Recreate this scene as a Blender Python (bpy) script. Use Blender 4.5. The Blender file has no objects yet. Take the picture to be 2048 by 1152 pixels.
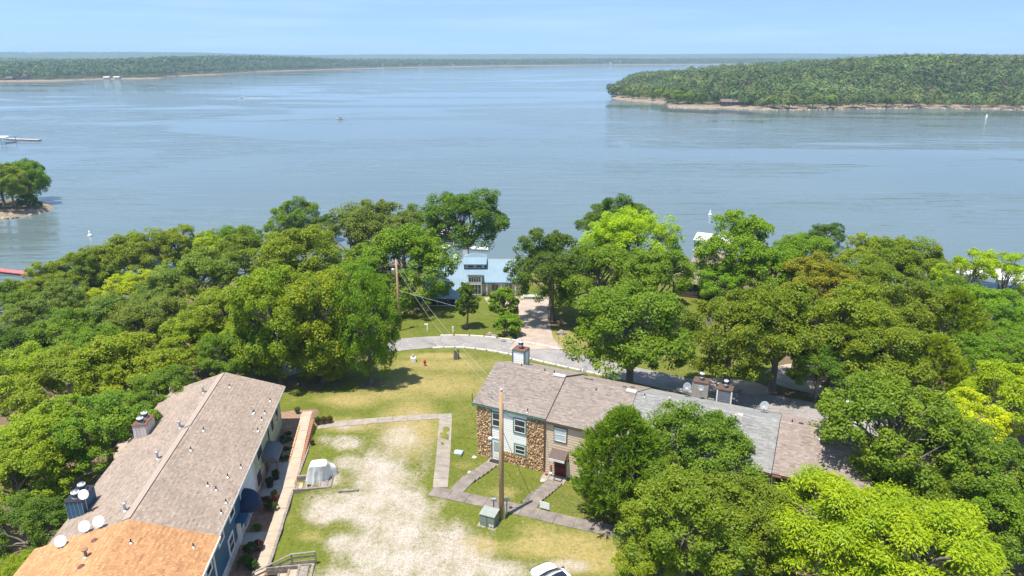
import bpy, bmesh, math, random
import numpy as np
from mathutils import Vector, Matrix

R_ = math.radians
SC = bpy.context.scene
COL = SC.collection
random.seed(7)

# ------------------------------------------------------------------ camera, sky, sun, exposure
CAM_H, PITCH, FPX = 35.0, R_(18.85), 1365.0
cam_data = bpy.data.cameras.new('camera')
cam_data.sensor_width = 36.0
cam_data.lens = 36.0 * FPX / 2048.0
cam_data.clip_start = 0.5
cam_data.clip_end = 40000
cam = bpy.data.objects.new('camera', cam_data)
COL.objects.link(cam)
cam.location = (0, 0, CAM_H)
cam.rotation_euler = (math.pi / 2 - PITCH, 0, 0)
SC.camera = cam

SUN_ELEV, SUN_AZ = R_(74), R_(228)          # azimuth from +Y, clockwise: sun stands to the left, and behind the camera
sun_vec = Vector((math.sin(SUN_AZ) * math.cos(SUN_ELEV), math.cos(SUN_AZ) * math.cos(SUN_ELEV), math.sin(SUN_ELEV)))
sl = bpy.data.lights.new('sun', 'SUN')
sl.energy = 4.2
sl.angle = R_(0.53)
sl.color = (1.0, 0.955, 0.88)
sun = bpy.data.objects.new('sun', sl)
COL.objects.link(sun)
sun.location = (-60, -20, 120)
sun.rotation_euler = sun_vec.to_track_quat('Z', 'Y').to_euler()

world = bpy.data.worlds.new('World')
SC.world = world
world.use_nodes = True
wn, wl = world.node_tree.nodes, world.node_tree.links
wn.clear()
w_out = wn.new('ShaderNodeOutputWorld')
w_bg = wn.new('ShaderNodeBackground')
w_sky = wn.new('ShaderNodeTexSky')
w_sky.sky_type = 'NISHITA'
w_sky.sun_disc = False
w_sky.sun_elevation = SUN_ELEV
w_sky.sun_rotation = SUN_AZ
w_sky.altitude = 250
w_sky.air_density = 1.0
w_sky.dust_density = 0.25
w_sky.ozone_density = 2.5
w_bg.inputs['Strength'].default_value = 0.14
# the air near the horizon reads a few degrees higher up: clear, deep summer blue right down to the hills
w_tc = wn.new('ShaderNodeTexCoord')
w_map = wn.new('ShaderNodeVectorMath'); w_map.operation = 'ADD'
w_map.inputs[1].default_value = (0, 0, 0.26)
w_nrm = wn.new('ShaderNodeVectorMath'); w_nrm.operation = 'NORMALIZE'
wl.new(w_tc.outputs['Generated'], w_map.inputs[0])
wl.new(w_map.outputs[0], w_nrm.inputs[0])
wl.new(w_nrm.outputs[0], w_sky.inputs['Vector'])
# thin cirrus streaks
w_cm = wn.new('ShaderNodeMapping'); w_cm.inputs['Scale'].default_value = (2.2, 2.2, 34)
w_cm.inputs['Rotation'].default_value = (0.0, R_(4), R_(20))
w_cn = wn.new('ShaderNodeTexNoise'); w_cn.inputs['Scale'].default_value = 1.6
w_cn.inputs['Detail'].default_value = 5; w_cn.inputs['Roughness'].default_value = 0.55
w_cr = wn.new('ShaderNodeMapRange')
w_cr.inputs[1].default_value = 0.46; w_cr.inputs[2].default_value = 0.8
w_cr.inputs[3].default_value = 0.0; w_cr.inputs[4].default_value = 0.10
w_mix = wn.new('ShaderNodeMix'); w_mix.data_type = 'RGBA'
w_mix.inputs[7].default_value = (6.2, 6.8, 7.6, 1)
wl.new(w_tc.outputs['Generated'], w_cm.inputs['Vector'])
wl.new(w_cm.outputs[0], w_cn.inputs['Vector'])
wl.new(w_cn.outputs['Fac'], w_cr.inputs[0])
wl.new(w_cr.outputs[0], w_mix.inputs[0])
w_t = wn.new('ShaderNodeMix'); w_t.data_type = 'RGBA'; w_t.blend_type = 'MULTIPLY'; w_t.inputs[0].default_value = 1.0
w_t.inputs[7].default_value = (1.0, .99, .90, 1)
wl.new(w_sky.outputs[0], w_t.inputs[6])
wl.new(w_t.outputs[2], w_mix.inputs[6])
wl.new(w_mix.outputs[2], w_bg.inputs['Color'])
wl.new(w_bg.outputs[0], w_out.inputs[0])

SC.view_settings.view_transform = 'Standard'
SC.view_settings.look = 'None'
SC.view_settings.gamma = 1.0
SC.view_settings.exposure = 0.92
SC.view_settings.use_curve_mapping = False
SC.render.engine = 'CYCLES'
SC.cycles.max_bounces = 8
SC.cycles.diffuse_bounces = 4
SC.cycles.glossy_bounces = 3
SC.cycles.transmission_bounces = 4
SC.cycles.transparent_max_bounces = 8
SC.cycles.volume_bounces = 0
SC.cycles.caustics_reflective = False
SC.cycles.caustics_refractive = False
SC.cycles.sample_clamp_indirect = 4.0
try:
    SC.cycles.use_denoising = True
except Exception:
    pass

# ------------------------------------------------------------------ measuring helpers (photograph pixel -> place in the world)
CP, SP = math.cos(PITCH), math.sin(PITCH)
def ray(px, py):
    dx = (px - 1024.0) / FPX; dy = -(py - 576.0) / FPX
    return np.array([dx, CP + dy * SP, -SP + dy * CP])
CAMV = np.array([0.0, 0.0, CAM_H])
def at_z(px, py, z):
    d = ray(px, py); return CAMV + d * ((z - CAM_H) / d[2])
def at_y(px, py, y):
    d = ray(px, py); return CAMV + d * (y / d[1])
def at_plane(px, py, P, n):
    d = ray(px, py); n = np.asarray(n, float)
    return CAMV + d * (np.dot(np.asarray(P, float) - CAMV, n) / np.dot(d, n))
def proj(x, y, z):
    zz = z - CAM_H
    dep = y * CP - zz * SP; u = y * SP + zz * CP
    return 1024 + FPX * x / dep, 576 - FPX * u / dep

LAKE = -14.0
LAND = np.array([(-125, -60), (-108, 55), (-100, 95), (-90, 126), (-64, 152), (-22, 166), (30, 169), (66, 161), (99, 134), (119, 102), (136, 50), (150, -60)], float)
def shore_sd(x, y):
    """signed distance to the shoreline, positive on land"""
    x = np.asarray(x, float); y = np.asarray(y, float)
    best = np.full(x.shape, 1e9); inside = np.zeros(x.shape, bool)
    n = len(LAND)
    for i in range(n):
        ax, ay = LAND[i]; bx_, by_ = LAND[(i + 1) % n]
        ex, ey = bx_ - ax, by_ - ay
        t = np.clip(((x - ax) * ex + (y - ay) * ey) / (ex * ex + ey * ey), 0, 1)
        if i != n - 1:
            best = np.minimum(best, np.hypot(x - ax - t * ex, y - ay - t * ey))
        c = ((ay > y) != (by_ > y)) & (x < ex * (y - ay) / (ey if ey else 1e-9) + ax)
        inside ^= c
    return np.where(inside, best, -best)

# frames of the two rows of houses
TE = np.array([.908, -.419, 0]); TN = np.array([.419, .908, 0]); TO = np.array([-3.33, 57.2, -1.5])
TROT = math.atan2(TE[1], TE[0])
LTH = R_(6.37)
LR = np.array([math.cos(LTH), math.sin(LTH), 0]); LA = np.array([-math.sin(LTH), math.cos(LTH), 0]); LO = np.array([-28.1, 60.4, -1.45])
def town(s, t, z=0.0):
    return TO + TE * s + TN * t + np.array([0, 0, z])
def left(x, y, z=0.0):
    return LO + LR * x + LA * y + np.array([0, 0, z])
def sstep(a, b, x):
    t = np.clip((x - a) / (b - a), 0, 1); return t * t * (3 - 2 * t)

def T(x, y):
    """ground height"""
    x = np.asarray(x, float); y = np.asarray(y, float)
    sd = shore_sd(x, y)
    hy = np.interp(y, [0, 48, 63, 80, 88, 98, 112, 135, 160, 180], [0, 0, -.75, -2.5, -3.0, -4.0, -4.9, -8, -12, -16])
    hs = np.interp(sd, [-40, -10, -1.5, 1.5, 6, 20, 40, 70, 100], [-19, -17, -14.6, -13.6, -12.2, -9.2, -5.8, -2.6, .3])
    k = 0.8
    h = np.clip(.5 + .5 * (hs - hy) / k, 0, 1)
    z = hs * (1 - h) + hy * h - k * h * (1 - h)
    # row of houses on the right stands lower than the court
    qx, qy = x - TO[0], y - TO[1]
    s = qx * TE[0] + qy * TE[1]; t = qx * TN[0] + qy * TN[1]
    w = sstep(-4.5, -0.4, s) * (1 - sstep(33, 38, s))
    padf = np.interp(t, [-7.2, -6.2, -1.0, 12, 17], [0, 0.02, 1, 1, 0])
    z = z * (1 - w * padf) + np.minimum(z, -1.5) * (w * padf)
    # row of houses on the left with its sunken walk
    qx, qy = x - LO[0], y - LO[1]
    u = qx * LR[0] + qy * LR[1]; v = qx * LA[0] + qy * LA[1]
    zp = -1.45 + 1.0 * np.clip((v + 9.5) / 9.5, 0, 1.1)
    wl_ = sstep(-11, -7, u) * (1 - sstep(7.75, 8.05, u)) * (1 - sstep(1.0, 7.0, v))
    z = z * (1 - wl_) + zp * wl_
    # stair well cut into the court beside the covered cart
    for (ua, ub, va, vb, zd) in STAIRWELLS:
        m = sstep(ua - .15, ua, u) * (1 - sstep(ub - .6, ub, u)) * sstep(va, va + .25, v) * (1 - sstep(vb - .25, vb, v))
        z = np.where(m > 0, np.minimum(z, z * (1 - m) + (zd + 1.3 * np.clip((u - ua) / (ub - ua), 0, 1)) * m), z)
    # sunken floor of the carport
    m = sstep(-15.5, -15.0, x) * (1 - sstep(-8.6, -8.2, x)) * sstep(106.8, 107.2, y) * (1 - sstep(113.5, 114.5, y))
    z = z * (1 - m) + np.minimum(z, -5.7) * m
    return z
STAIRWELLS = [(7.7, 11.0, -11.2, -9.0, -1.45), (7.7, 11.2, -22.6, -20.9, -1.5)]
def Tz(x, y):
    return float(T(np.array([x]), np.array([y]))[0])
def on_ground(px, py):
    d = ray(px, py)
    lo, hi = 20.0, 400.0
    ts = np.linspace(20, 400, 1600)
    P = CAMV[None] + d[None] * ts[:, None]
    g = P[:, 2] - T(P[:, 0], P[:, 1])
    i = np.argmax(g < 0)
    lo, hi = ts[max(i - 1, 0)], ts[i]
    for _ in range(18):
        m = .5 * (lo + hi); p = CAMV + d * m
        if p[2] - Tz(p[0], p[1]) < 0: hi = m
        else: lo = m
    p = CAMV + d * hi
    return np.array([p[0], p[1], Tz(p[0], p[1])])

# ------------------------------------------------------------------ objects and meshes
def tag(o, label=None, cat=None, group=None, kind=None):
    if label: o['label'] = label
    if cat: o['category'] = cat
    if group: o['group'] = group
    if kind: o['kind'] = kind
    return o
def thing(name, label, cat, loc=(0, 0, 0), rz=0.0, group=None):
    o = bpy.data.objects.new(name, None)
    o.empty_display_size = .3
    COL.objects.link(o)
    o.location = [float(c) for c in loc]; o.rotation_euler = (0, 0, rz)
    return tag(o, label, cat, group)
def link(name, me, parent=None, loc=None, rot=None, scale=None):
    o = bpy.data.objects.new(name, me)
    COL.objects.link(o)
    if parent: o.parent = parent
    if loc is not None: o.location = [float(c) for c in loc]
    if rot is not None: o.rotation_euler = rot
    if scale is not None: o.scale = scale
    return o
class MB:
    def __init__(self):
        self.v = []; self.f = []
    def add(self, vs, fs):
        b = len(self.v)
        self.v += [tuple(float(c) for c in p) for p in vs]
        self.f += [tuple(b + i for i in f) for f in fs]
        return self
    def box(self, x0, x1, y0, y1, z0, z1):
        vs = [(x0, y0, z0), (x1, y0, z0), (x1, y1, z0), (x0, y1, z0), (x0, y0, z1), (x1, y0, z1), (x1, y1, z1), (x0, y1, z1)]
        return self.add(vs, [(0, 3, 2, 1), (4, 5, 6, 7), (0, 1, 5, 4), (1, 2, 6, 5), (2, 3, 7, 6), (3, 0, 4, 7)])
    def beam(self, p0, p1, w, h, up=(0, 0, 1)):
        p0 = Vector(p0); p1 = Vector(p1); d = (p1 - p0).normalized()
        s = d.cross(Vector(up))
        if s.length < 1e-4: s = d.cross(Vector((1, 0, 0)))
        s.normalize(); u = s.cross(d)
        vs = []
        for p in (p0, p1):
            for a, b in ((-1, -1), (1, -1), (1, 1), (-1, 1)):
                vs.append(p + s * (a * w / 2) + u * (b * h / 2))
        return self.add(vs, [(0, 1, 2, 3), (7, 6, 5, 4), (0, 4, 5, 1), (1, 5, 6, 2), (2, 6, 7, 3), (3, 7, 4, 0)])
    def prism(self, poly, z0, z1):
        n = len(poly)
        vs = [(p[0], p[1], z0) for p in poly] + [(p[0], p[1], z1) for p in poly]
        return self.add(vs, [tuple(range(n - 1, -1, -1)), tuple(range(n, 2 * n))] + [(i, (i + 1) % n, n + (i + 1) % n, n + i) for i in range(n)])
    def tube(self, pts, rad, n=6, cap=True):
        pts = [Vector(p) for p in pts]
        if not hasattr(rad, '__len__'): rad = [rad] * len(pts)
        vs = []; fs = []
        for i, p in enumerate(pts):
            d = (pts[min(i + 1, len(pts) - 1)] - pts[max(i - 1, 0)])
            d = d.normalized() if d.length > 1e-6 else Vector((0, 0, 1))
            s = d.cross(Vector((0, 0, 1)))
            if s.length < .05: s = d.cross(Vector((1, 0, 0)))
            s.normalize(); u = s.cross(d)
            for k in range(n):
                a = 2 * math.pi * k / n
                vs.append(p + (s * math.cos(a) + u * math.sin(a)) * rad[i])
        for i in range(len(pts) - 1):
            for k in range(n):
                a, b = i * n + k, i * n + (k + 1) % n
                fs.append((a, b, b + n, a + n))
        if cap:
            fs.append(tuple(range(n - 1, -1, -1))); fs.append(tuple(range((len(pts) - 1) * n, len(pts) * n)))
        return self.add(vs, fs)
    def lathe(self, prof, n=16, c=(0, 0, 0), cap=True):
        vs = []; fs = []
        for (r, z) in prof:
            for k in range(n):
                a = 2 * math.pi * k / n
                vs.append((c[0] + r * math.cos(a), c[1] + r * math.sin(a), c[2] + z))
        for i in range(len(prof) - 1):
            for k in range(n):
                a, b = i * n + k, i * n + (k + 1) % n
                fs.append((a, b, b + n, a + n))
        if cap:
            fs.append(tuple(range(n - 1, -1, -1))); fs.append(tuple(range((len(prof) - 1) * n, len(prof) * n)))
        return self.add(vs, fs)
    def grid(self, rows):
        m = len(rows[0]); vs = [p for r in rows for p in r]
        return self.add(vs, [(i * m + j, i * m + j + 1, (i + 1) * m + j + 1, (i + 1) * m + j) for i in range(len(rows) - 1) for j in range(m - 1)])
    def mesh(self, name, mat, smooth=False):
        me = bpy.data.meshes.new(name)
        me.from_pydata(self.v, [], self.f)
        if mat: me.materials.append(mat)
        if smooth: me.polygons.foreach_set('use_smooth', [True] * len(me.polygons))
        me.update()
        return me
    def build(self, name, mat, parent=None, smooth=False, bevel=0.0, loc=None, rot=None):
        o = link(name, self.mesh(name, mat, smooth), parent, loc, rot)
        if bevel:
            b = o.modifiers.new('bevel', 'BEVEL'); b.width = bevel; b.segments = 2; b.limit_method = 'ANGLE'
        return o
def quads_mesh(name, V, mat, attrs=None, k=4):
    """V: (N,k,3) loose faces; attrs: dict name -> (N,) float or (N,3) colour on faces"""
    N = V.shape[0]
    me = bpy.data.meshes.new(name)
    me.vertices.add(N * k); me.vertices.foreach_set('co', V.reshape(-1).astype(np.float32))
    me.loops.add(N * k); me.loops.foreach_set('vertex_index', np.arange(N * k, dtype=np.int32))
    me.polygons.add(N)
    me.polygons.foreach_set('loop_start', np.arange(0, N * k, k, dtype=np.int32))
    me.polygons.foreach_set('loop_total', np.full(N, k, dtype=np.int32))
    me.update(calc_edges=True)
    for nm, a in (attrs or {}).items():
        if a.ndim == 1:
            at = me.attributes.new(nm, 'FLOAT', 'FACE'); at.data.foreach_set('value', a.astype(np.float32))
        else:
            at = me.attributes.new(nm, 'FLOAT_COLOR', 'FACE')
            c = np.ones((N, 4), np.float32); c[:, :3] = a
            at.data.foreach_set('color', c.reshape(-1))
    me.materials.append(mat)
    return me
def grid_mesh(name, X, Y, Z, mat, attrs=None, smooth=True):
    h, w = X.shape
    me = bpy.data.meshes.new(name)
    V = np.stack([X, Y, Z], -1).reshape(-1)
    me.vertices.add(h * w); me.vertices.foreach_set('co', V.astype(np.float32))
    i = np.arange(h * w).reshape(h, w)
    F = np.stack([i[:-1, :-1], i[:-1, 1:], i[1:, 1:], i[1:, :-1]], -1).reshape(-1, 4)
    n = len(F)
    me.loops.add(n * 4); me.loops.foreach_set('vertex_index', F.reshape(-1).astype(np.int32))
    me.polygons.add(n)
    me.polygons.foreach_set('loop_start', np.arange(0, n * 4, 4, dtype=np.int32))
    me.polygons.foreach_set('loop_total', np.full(n, 4, dtype=np.int32))
    me.polygons.foreach_set('use_smooth', np.full(n, smooth))
    me.update(calc_edges=True)
    for nm, a in (attrs or {}).items():
        at = me.attributes.new(nm, 'FLOAT', 'POINT'); at.data.foreach_set('value', a.reshape(-1).astype(np.float32))
    me.materials.append(mat)
    return me

# ------------------------------------------------------------------ materials
class NT:
    """small helper round a material's node tree"""
    def __init__(self, name):
        self.m = bpy.data.materials.new(name); self.m.use_nodes = True
        self.n = self.m.node_tree.nodes; self.l = self.m.node_tree.links
        self.b = self.n['Principled BSDF']; self.out = self.n['Material Output']
    def node(self, t, **kw):
        o = self.n.new(t)
        for k, v in kw.items(): setattr(o, k, v)
        return o
    def link(self, a, b): self.l.new(a, b)
    def coord(self, kind='Object', scale=(1, 1, 1), rot=(0, 0, 0)):
        tc = self.node('ShaderNodeTexCoord'); mp = self.node('ShaderNodeMapping')
        mp.inputs['Scale'].default_value = scale; mp.inputs['Rotation'].default_value = rot
        self.link(tc.outputs[kind], mp.inputs['Vector']); return mp.outputs[0]
    def pos(self, scale=(1, 1, 1), rot=(0, 0, 0)):
        g = self.node('ShaderNodeNewGeometry'); mp = self.node('ShaderNodeMapping')
        mp.inputs['Scale'].default_value = scale; mp.inputs['Rotation'].default_value = rot
        self.link(g.outputs['Position'], mp.inputs['Vector']); return mp.outputs[0]
    def noise(self, vec, scale, detail=4, rough=.55, dist=0.0):
        t = self.node('ShaderNodeTexNoise')
        t.inputs['Scale'].default_value = scale; t.inputs['Detail'].default_value = detail
        t.inputs['Roughness'].default_value = rough; t.inputs['Distortion'].default_value = dist
        self.link(vec, t.inputs['Vector']); return t.outputs['Fac']
    def ramp(self, v, a, b, c=0.0, d=1.0):
        t = self.node('ShaderNodeMapRange')
        for i, x in enumerate((a, b, c, d)): t.inputs[i + 1].default_value = x
        self.link(v, t.inputs[0]); return t.outputs[0]
    def math(self, op, a, b=0.0, clamp=False):
        t = self.node('ShaderNodeMath', operation=op, use_clamp=clamp)
        for i, x in enumerate((a, b)):
            if isinstance(x, (int, float)): t.inputs[i].default_value = x
            else: self.link(x, t.inputs[i])
        return t.outputs[0]
    def mix(self, f, a, b, blend='MIX'):
        t = self.node('ShaderNodeMix', data_type='RGBA', blend_type=blend)
        for i, x in ((0, f), (6, a), (7, b)):
            if isinstance(x, (int, float)): t.inputs[i].default_value = x
            elif isinstance(x, tuple): t.inputs[i].default_value = (*x[:3], 1)
            else: self.link(x, t.inputs[i])
        return t.outputs[2]
    def attr(self, name, out='Fac'):
        t = self.node('ShaderNodeAttribute'); t.attribute_name = name; return t.outputs[out]
    def bump(self, h, strength, dist):
        t = self.node('ShaderNodeBump'); t.inputs['Strength'].default_value = strength; t.inputs['Distance'].default_value = dist
        self.link(h, t.inputs['Height']); self.link(t.outputs[0], self.b.inputs['Normal'])
    def color(self, c):
        if isinstance(c, tuple): self.b.inputs['Base Color'].default_value = (*c, 1)
        else: self.link(c, self.b.inputs['Base Color'])
    def rough(self, v, spec=.3):
        self.b.inputs['Roughness'].default_value = v; self.b.inputs['Specular IOR Level'].default_value = spec
_mats = {}
def pm(name, c1, c2=None, scale=3.0, rough=.75, bump=0.0, bscale=None, metal=0.0, spec=.3, stretch=(1, 1, 1), contrast=(.35, .65)):
    """plain painted / weathered surface: two tones of a colour mixed by noise, optional fine relief"""
    if name in _mats: return _mats[name]
    t = NT(name); v = t.coord('Object', stretch)
    c2 = c2 or tuple(c * .82 for c in c1)
    f = t.ramp(t.noise(v, scale, 5, .6), *contrast)
    t.color(t.mix(f, c1, c2)); t.rough(rough, spec)
    t.b.inputs['Metallic'].default_value = metal
    if bump: t.bump(t.noise(v, bscale or scale * 8, 4), bump, .02)
    _mats[name] = t.m
    return t.m

def leaf_material():
    t = NT('leaves')
    oi = t.node('ShaderNodeObjectInfo')
    tone = t.attr('tone')
    base = oi.outputs['Color']
    dark = t.mix(1.0, base, (.74, .84, .86), 'MULTIPLY')
    lite = t.mix(1.0, base, (1.5, 1.28, .9), 'MULTIPLY')
    c = t.mix(t.ramp(tone, 0, 1), dark, lite)
    p = t.pos()
    c2 = t.mix(t.ramp(t.noise(p, .55, 2), .3, .7), c, t.mix(1.0, c, (1.16, 1.06, .8), 'MULTIPLY'))
    t.color(c2); t.rough(.45, .22)
    tr = t.node('ShaderNodeBsdfTranslucent')
    t.link(t.mix(1.0, c2, (1.25, 1.35, .55), 'MULTIPLY'), tr.inputs['Color'])
    mx = t.node('ShaderNodeMixShader'); mx.inputs[0].default_value = .4
    t.link(t.b.outputs[0], mx.inputs[1]); t.link(tr.outputs[0], mx.inputs[2]); t.link(mx.outputs[0], t.out.inputs[0])
    return t.m
def forest_material():
    t = NT('far_foliage')
    t.color(t.attr('tint', 'Color')); t.rough(.6, .25)
    tr = t.node('ShaderNodeBsdfTranslucent'); t.link(t.attr('tint', 'Color'), tr.inputs['Color'])
    mx = t.node('ShaderNodeMixShader'); mx.inputs[0].default_value = .25
    t.link(t.b.outputs[0], mx.inputs[1]); t.link(tr.outputs[0], mx.inputs[2]); t.link(mx.outputs[0], t.out.inputs[0])
    return t.m
M_LEAF = leaf_material()
M_FOREST = forest_material()
M_BARK = pm('bark', (.25, .215, .18), (.13, .108, .09), 6, .9, .5, 20, stretch=(1, 1, .35))
M_BARK_PALE = pm('pale_bark', (.36, .33, .29), (.2, .18, .155), 5, .9, .4, 20, stretch=(1, 1, .4))

def tint_material(name, rough=.85, attr='tint', fine=25.0, amount=.25):
    t = NT(name); c = t.attr(attr, 'Color')
    n = t.ramp(t.noise(t.coord('Object'), fine, 3), .3, .7, 1 - amount, 1 + amount)
    mul = t.node('ShaderNodeVectorMath', operation='SCALE')
    t.link(c, mul.inputs[0]); t.link(n, mul.inputs['Scale'])
    st = t.ramp(t.noise(t.coord('Object', (1, 1, 1)), .45, 4, .6), .3, .75, .9, 1.1)
    mu2 = t.node('ShaderNodeVectorMath', operation='SCALE'); t.link(mul.outputs[0], mu2.inputs[0]); t.link(st, mu2.inputs['Scale'])
    t.color(mu2.outputs[0]); t.rough(rough, .2)
    return t.m
M_SHINGLE = tint_material('asphalt_shingle', .92)
M_STONE = tint_material('split_stone', .9, fine=9, amount=.35)
M_GLASS = None
def glass():
    t = NT('window_glass'); t.color((.035, .045, .05)); t.rough(.06, .6)
    n = t.noise(t.coord('Object', (1, 1, 1)), .9, 2); t.bump(n, .06, .05); return t.m
M_GLASS = glass()
M_WHITE = pm('white_paint', (.78, .77, .74), (.68, .67, .64), 2.5, .55)
M_CONC = pm('concrete', (.335, .285, .232), (.24, .205, .168), 1.4, .9, .25, 18)
M_CONC2 = pm('stained_concrete', (.245, .205, .172), (.15, .124, .105), 1.1, .92, .3, 16)
M_GALV = pm('galvanised_steel', (.52, .53, .54), (.4, .41, .42), 4, .38, metal=.75)
M_DARKM = pm('dark_metal', (.05, .05, .055), (.035, .035, .04), 4, .5, metal=.4)
M_BLACK = pm('black_plastic', (.022, .022, .025), (.03, .03, .03), 4, .5)
M_TIMBER = pm('weathered_timber', (.30, .26, .225), (.17, .14, .12), 4, .92, .5, 30, stretch=(1, 1, 1))

# ================================================================== THE SETTING
# ------------------------------------------------------------------ trees to come: where each one stands (also tells the ground where leaf litter lies)
GREENS = dict(dk=(.094, .174, .022), md=(.136, .230, .021), yl=(.206, .292, .020), li=(.265, .388, .013), ol=(.160, .234, .019),
              gy=(.148, .217, .044), vi=(.355, .435, .012), br=(.148, .274, .016), or_=(.220, .244, .017))
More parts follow.
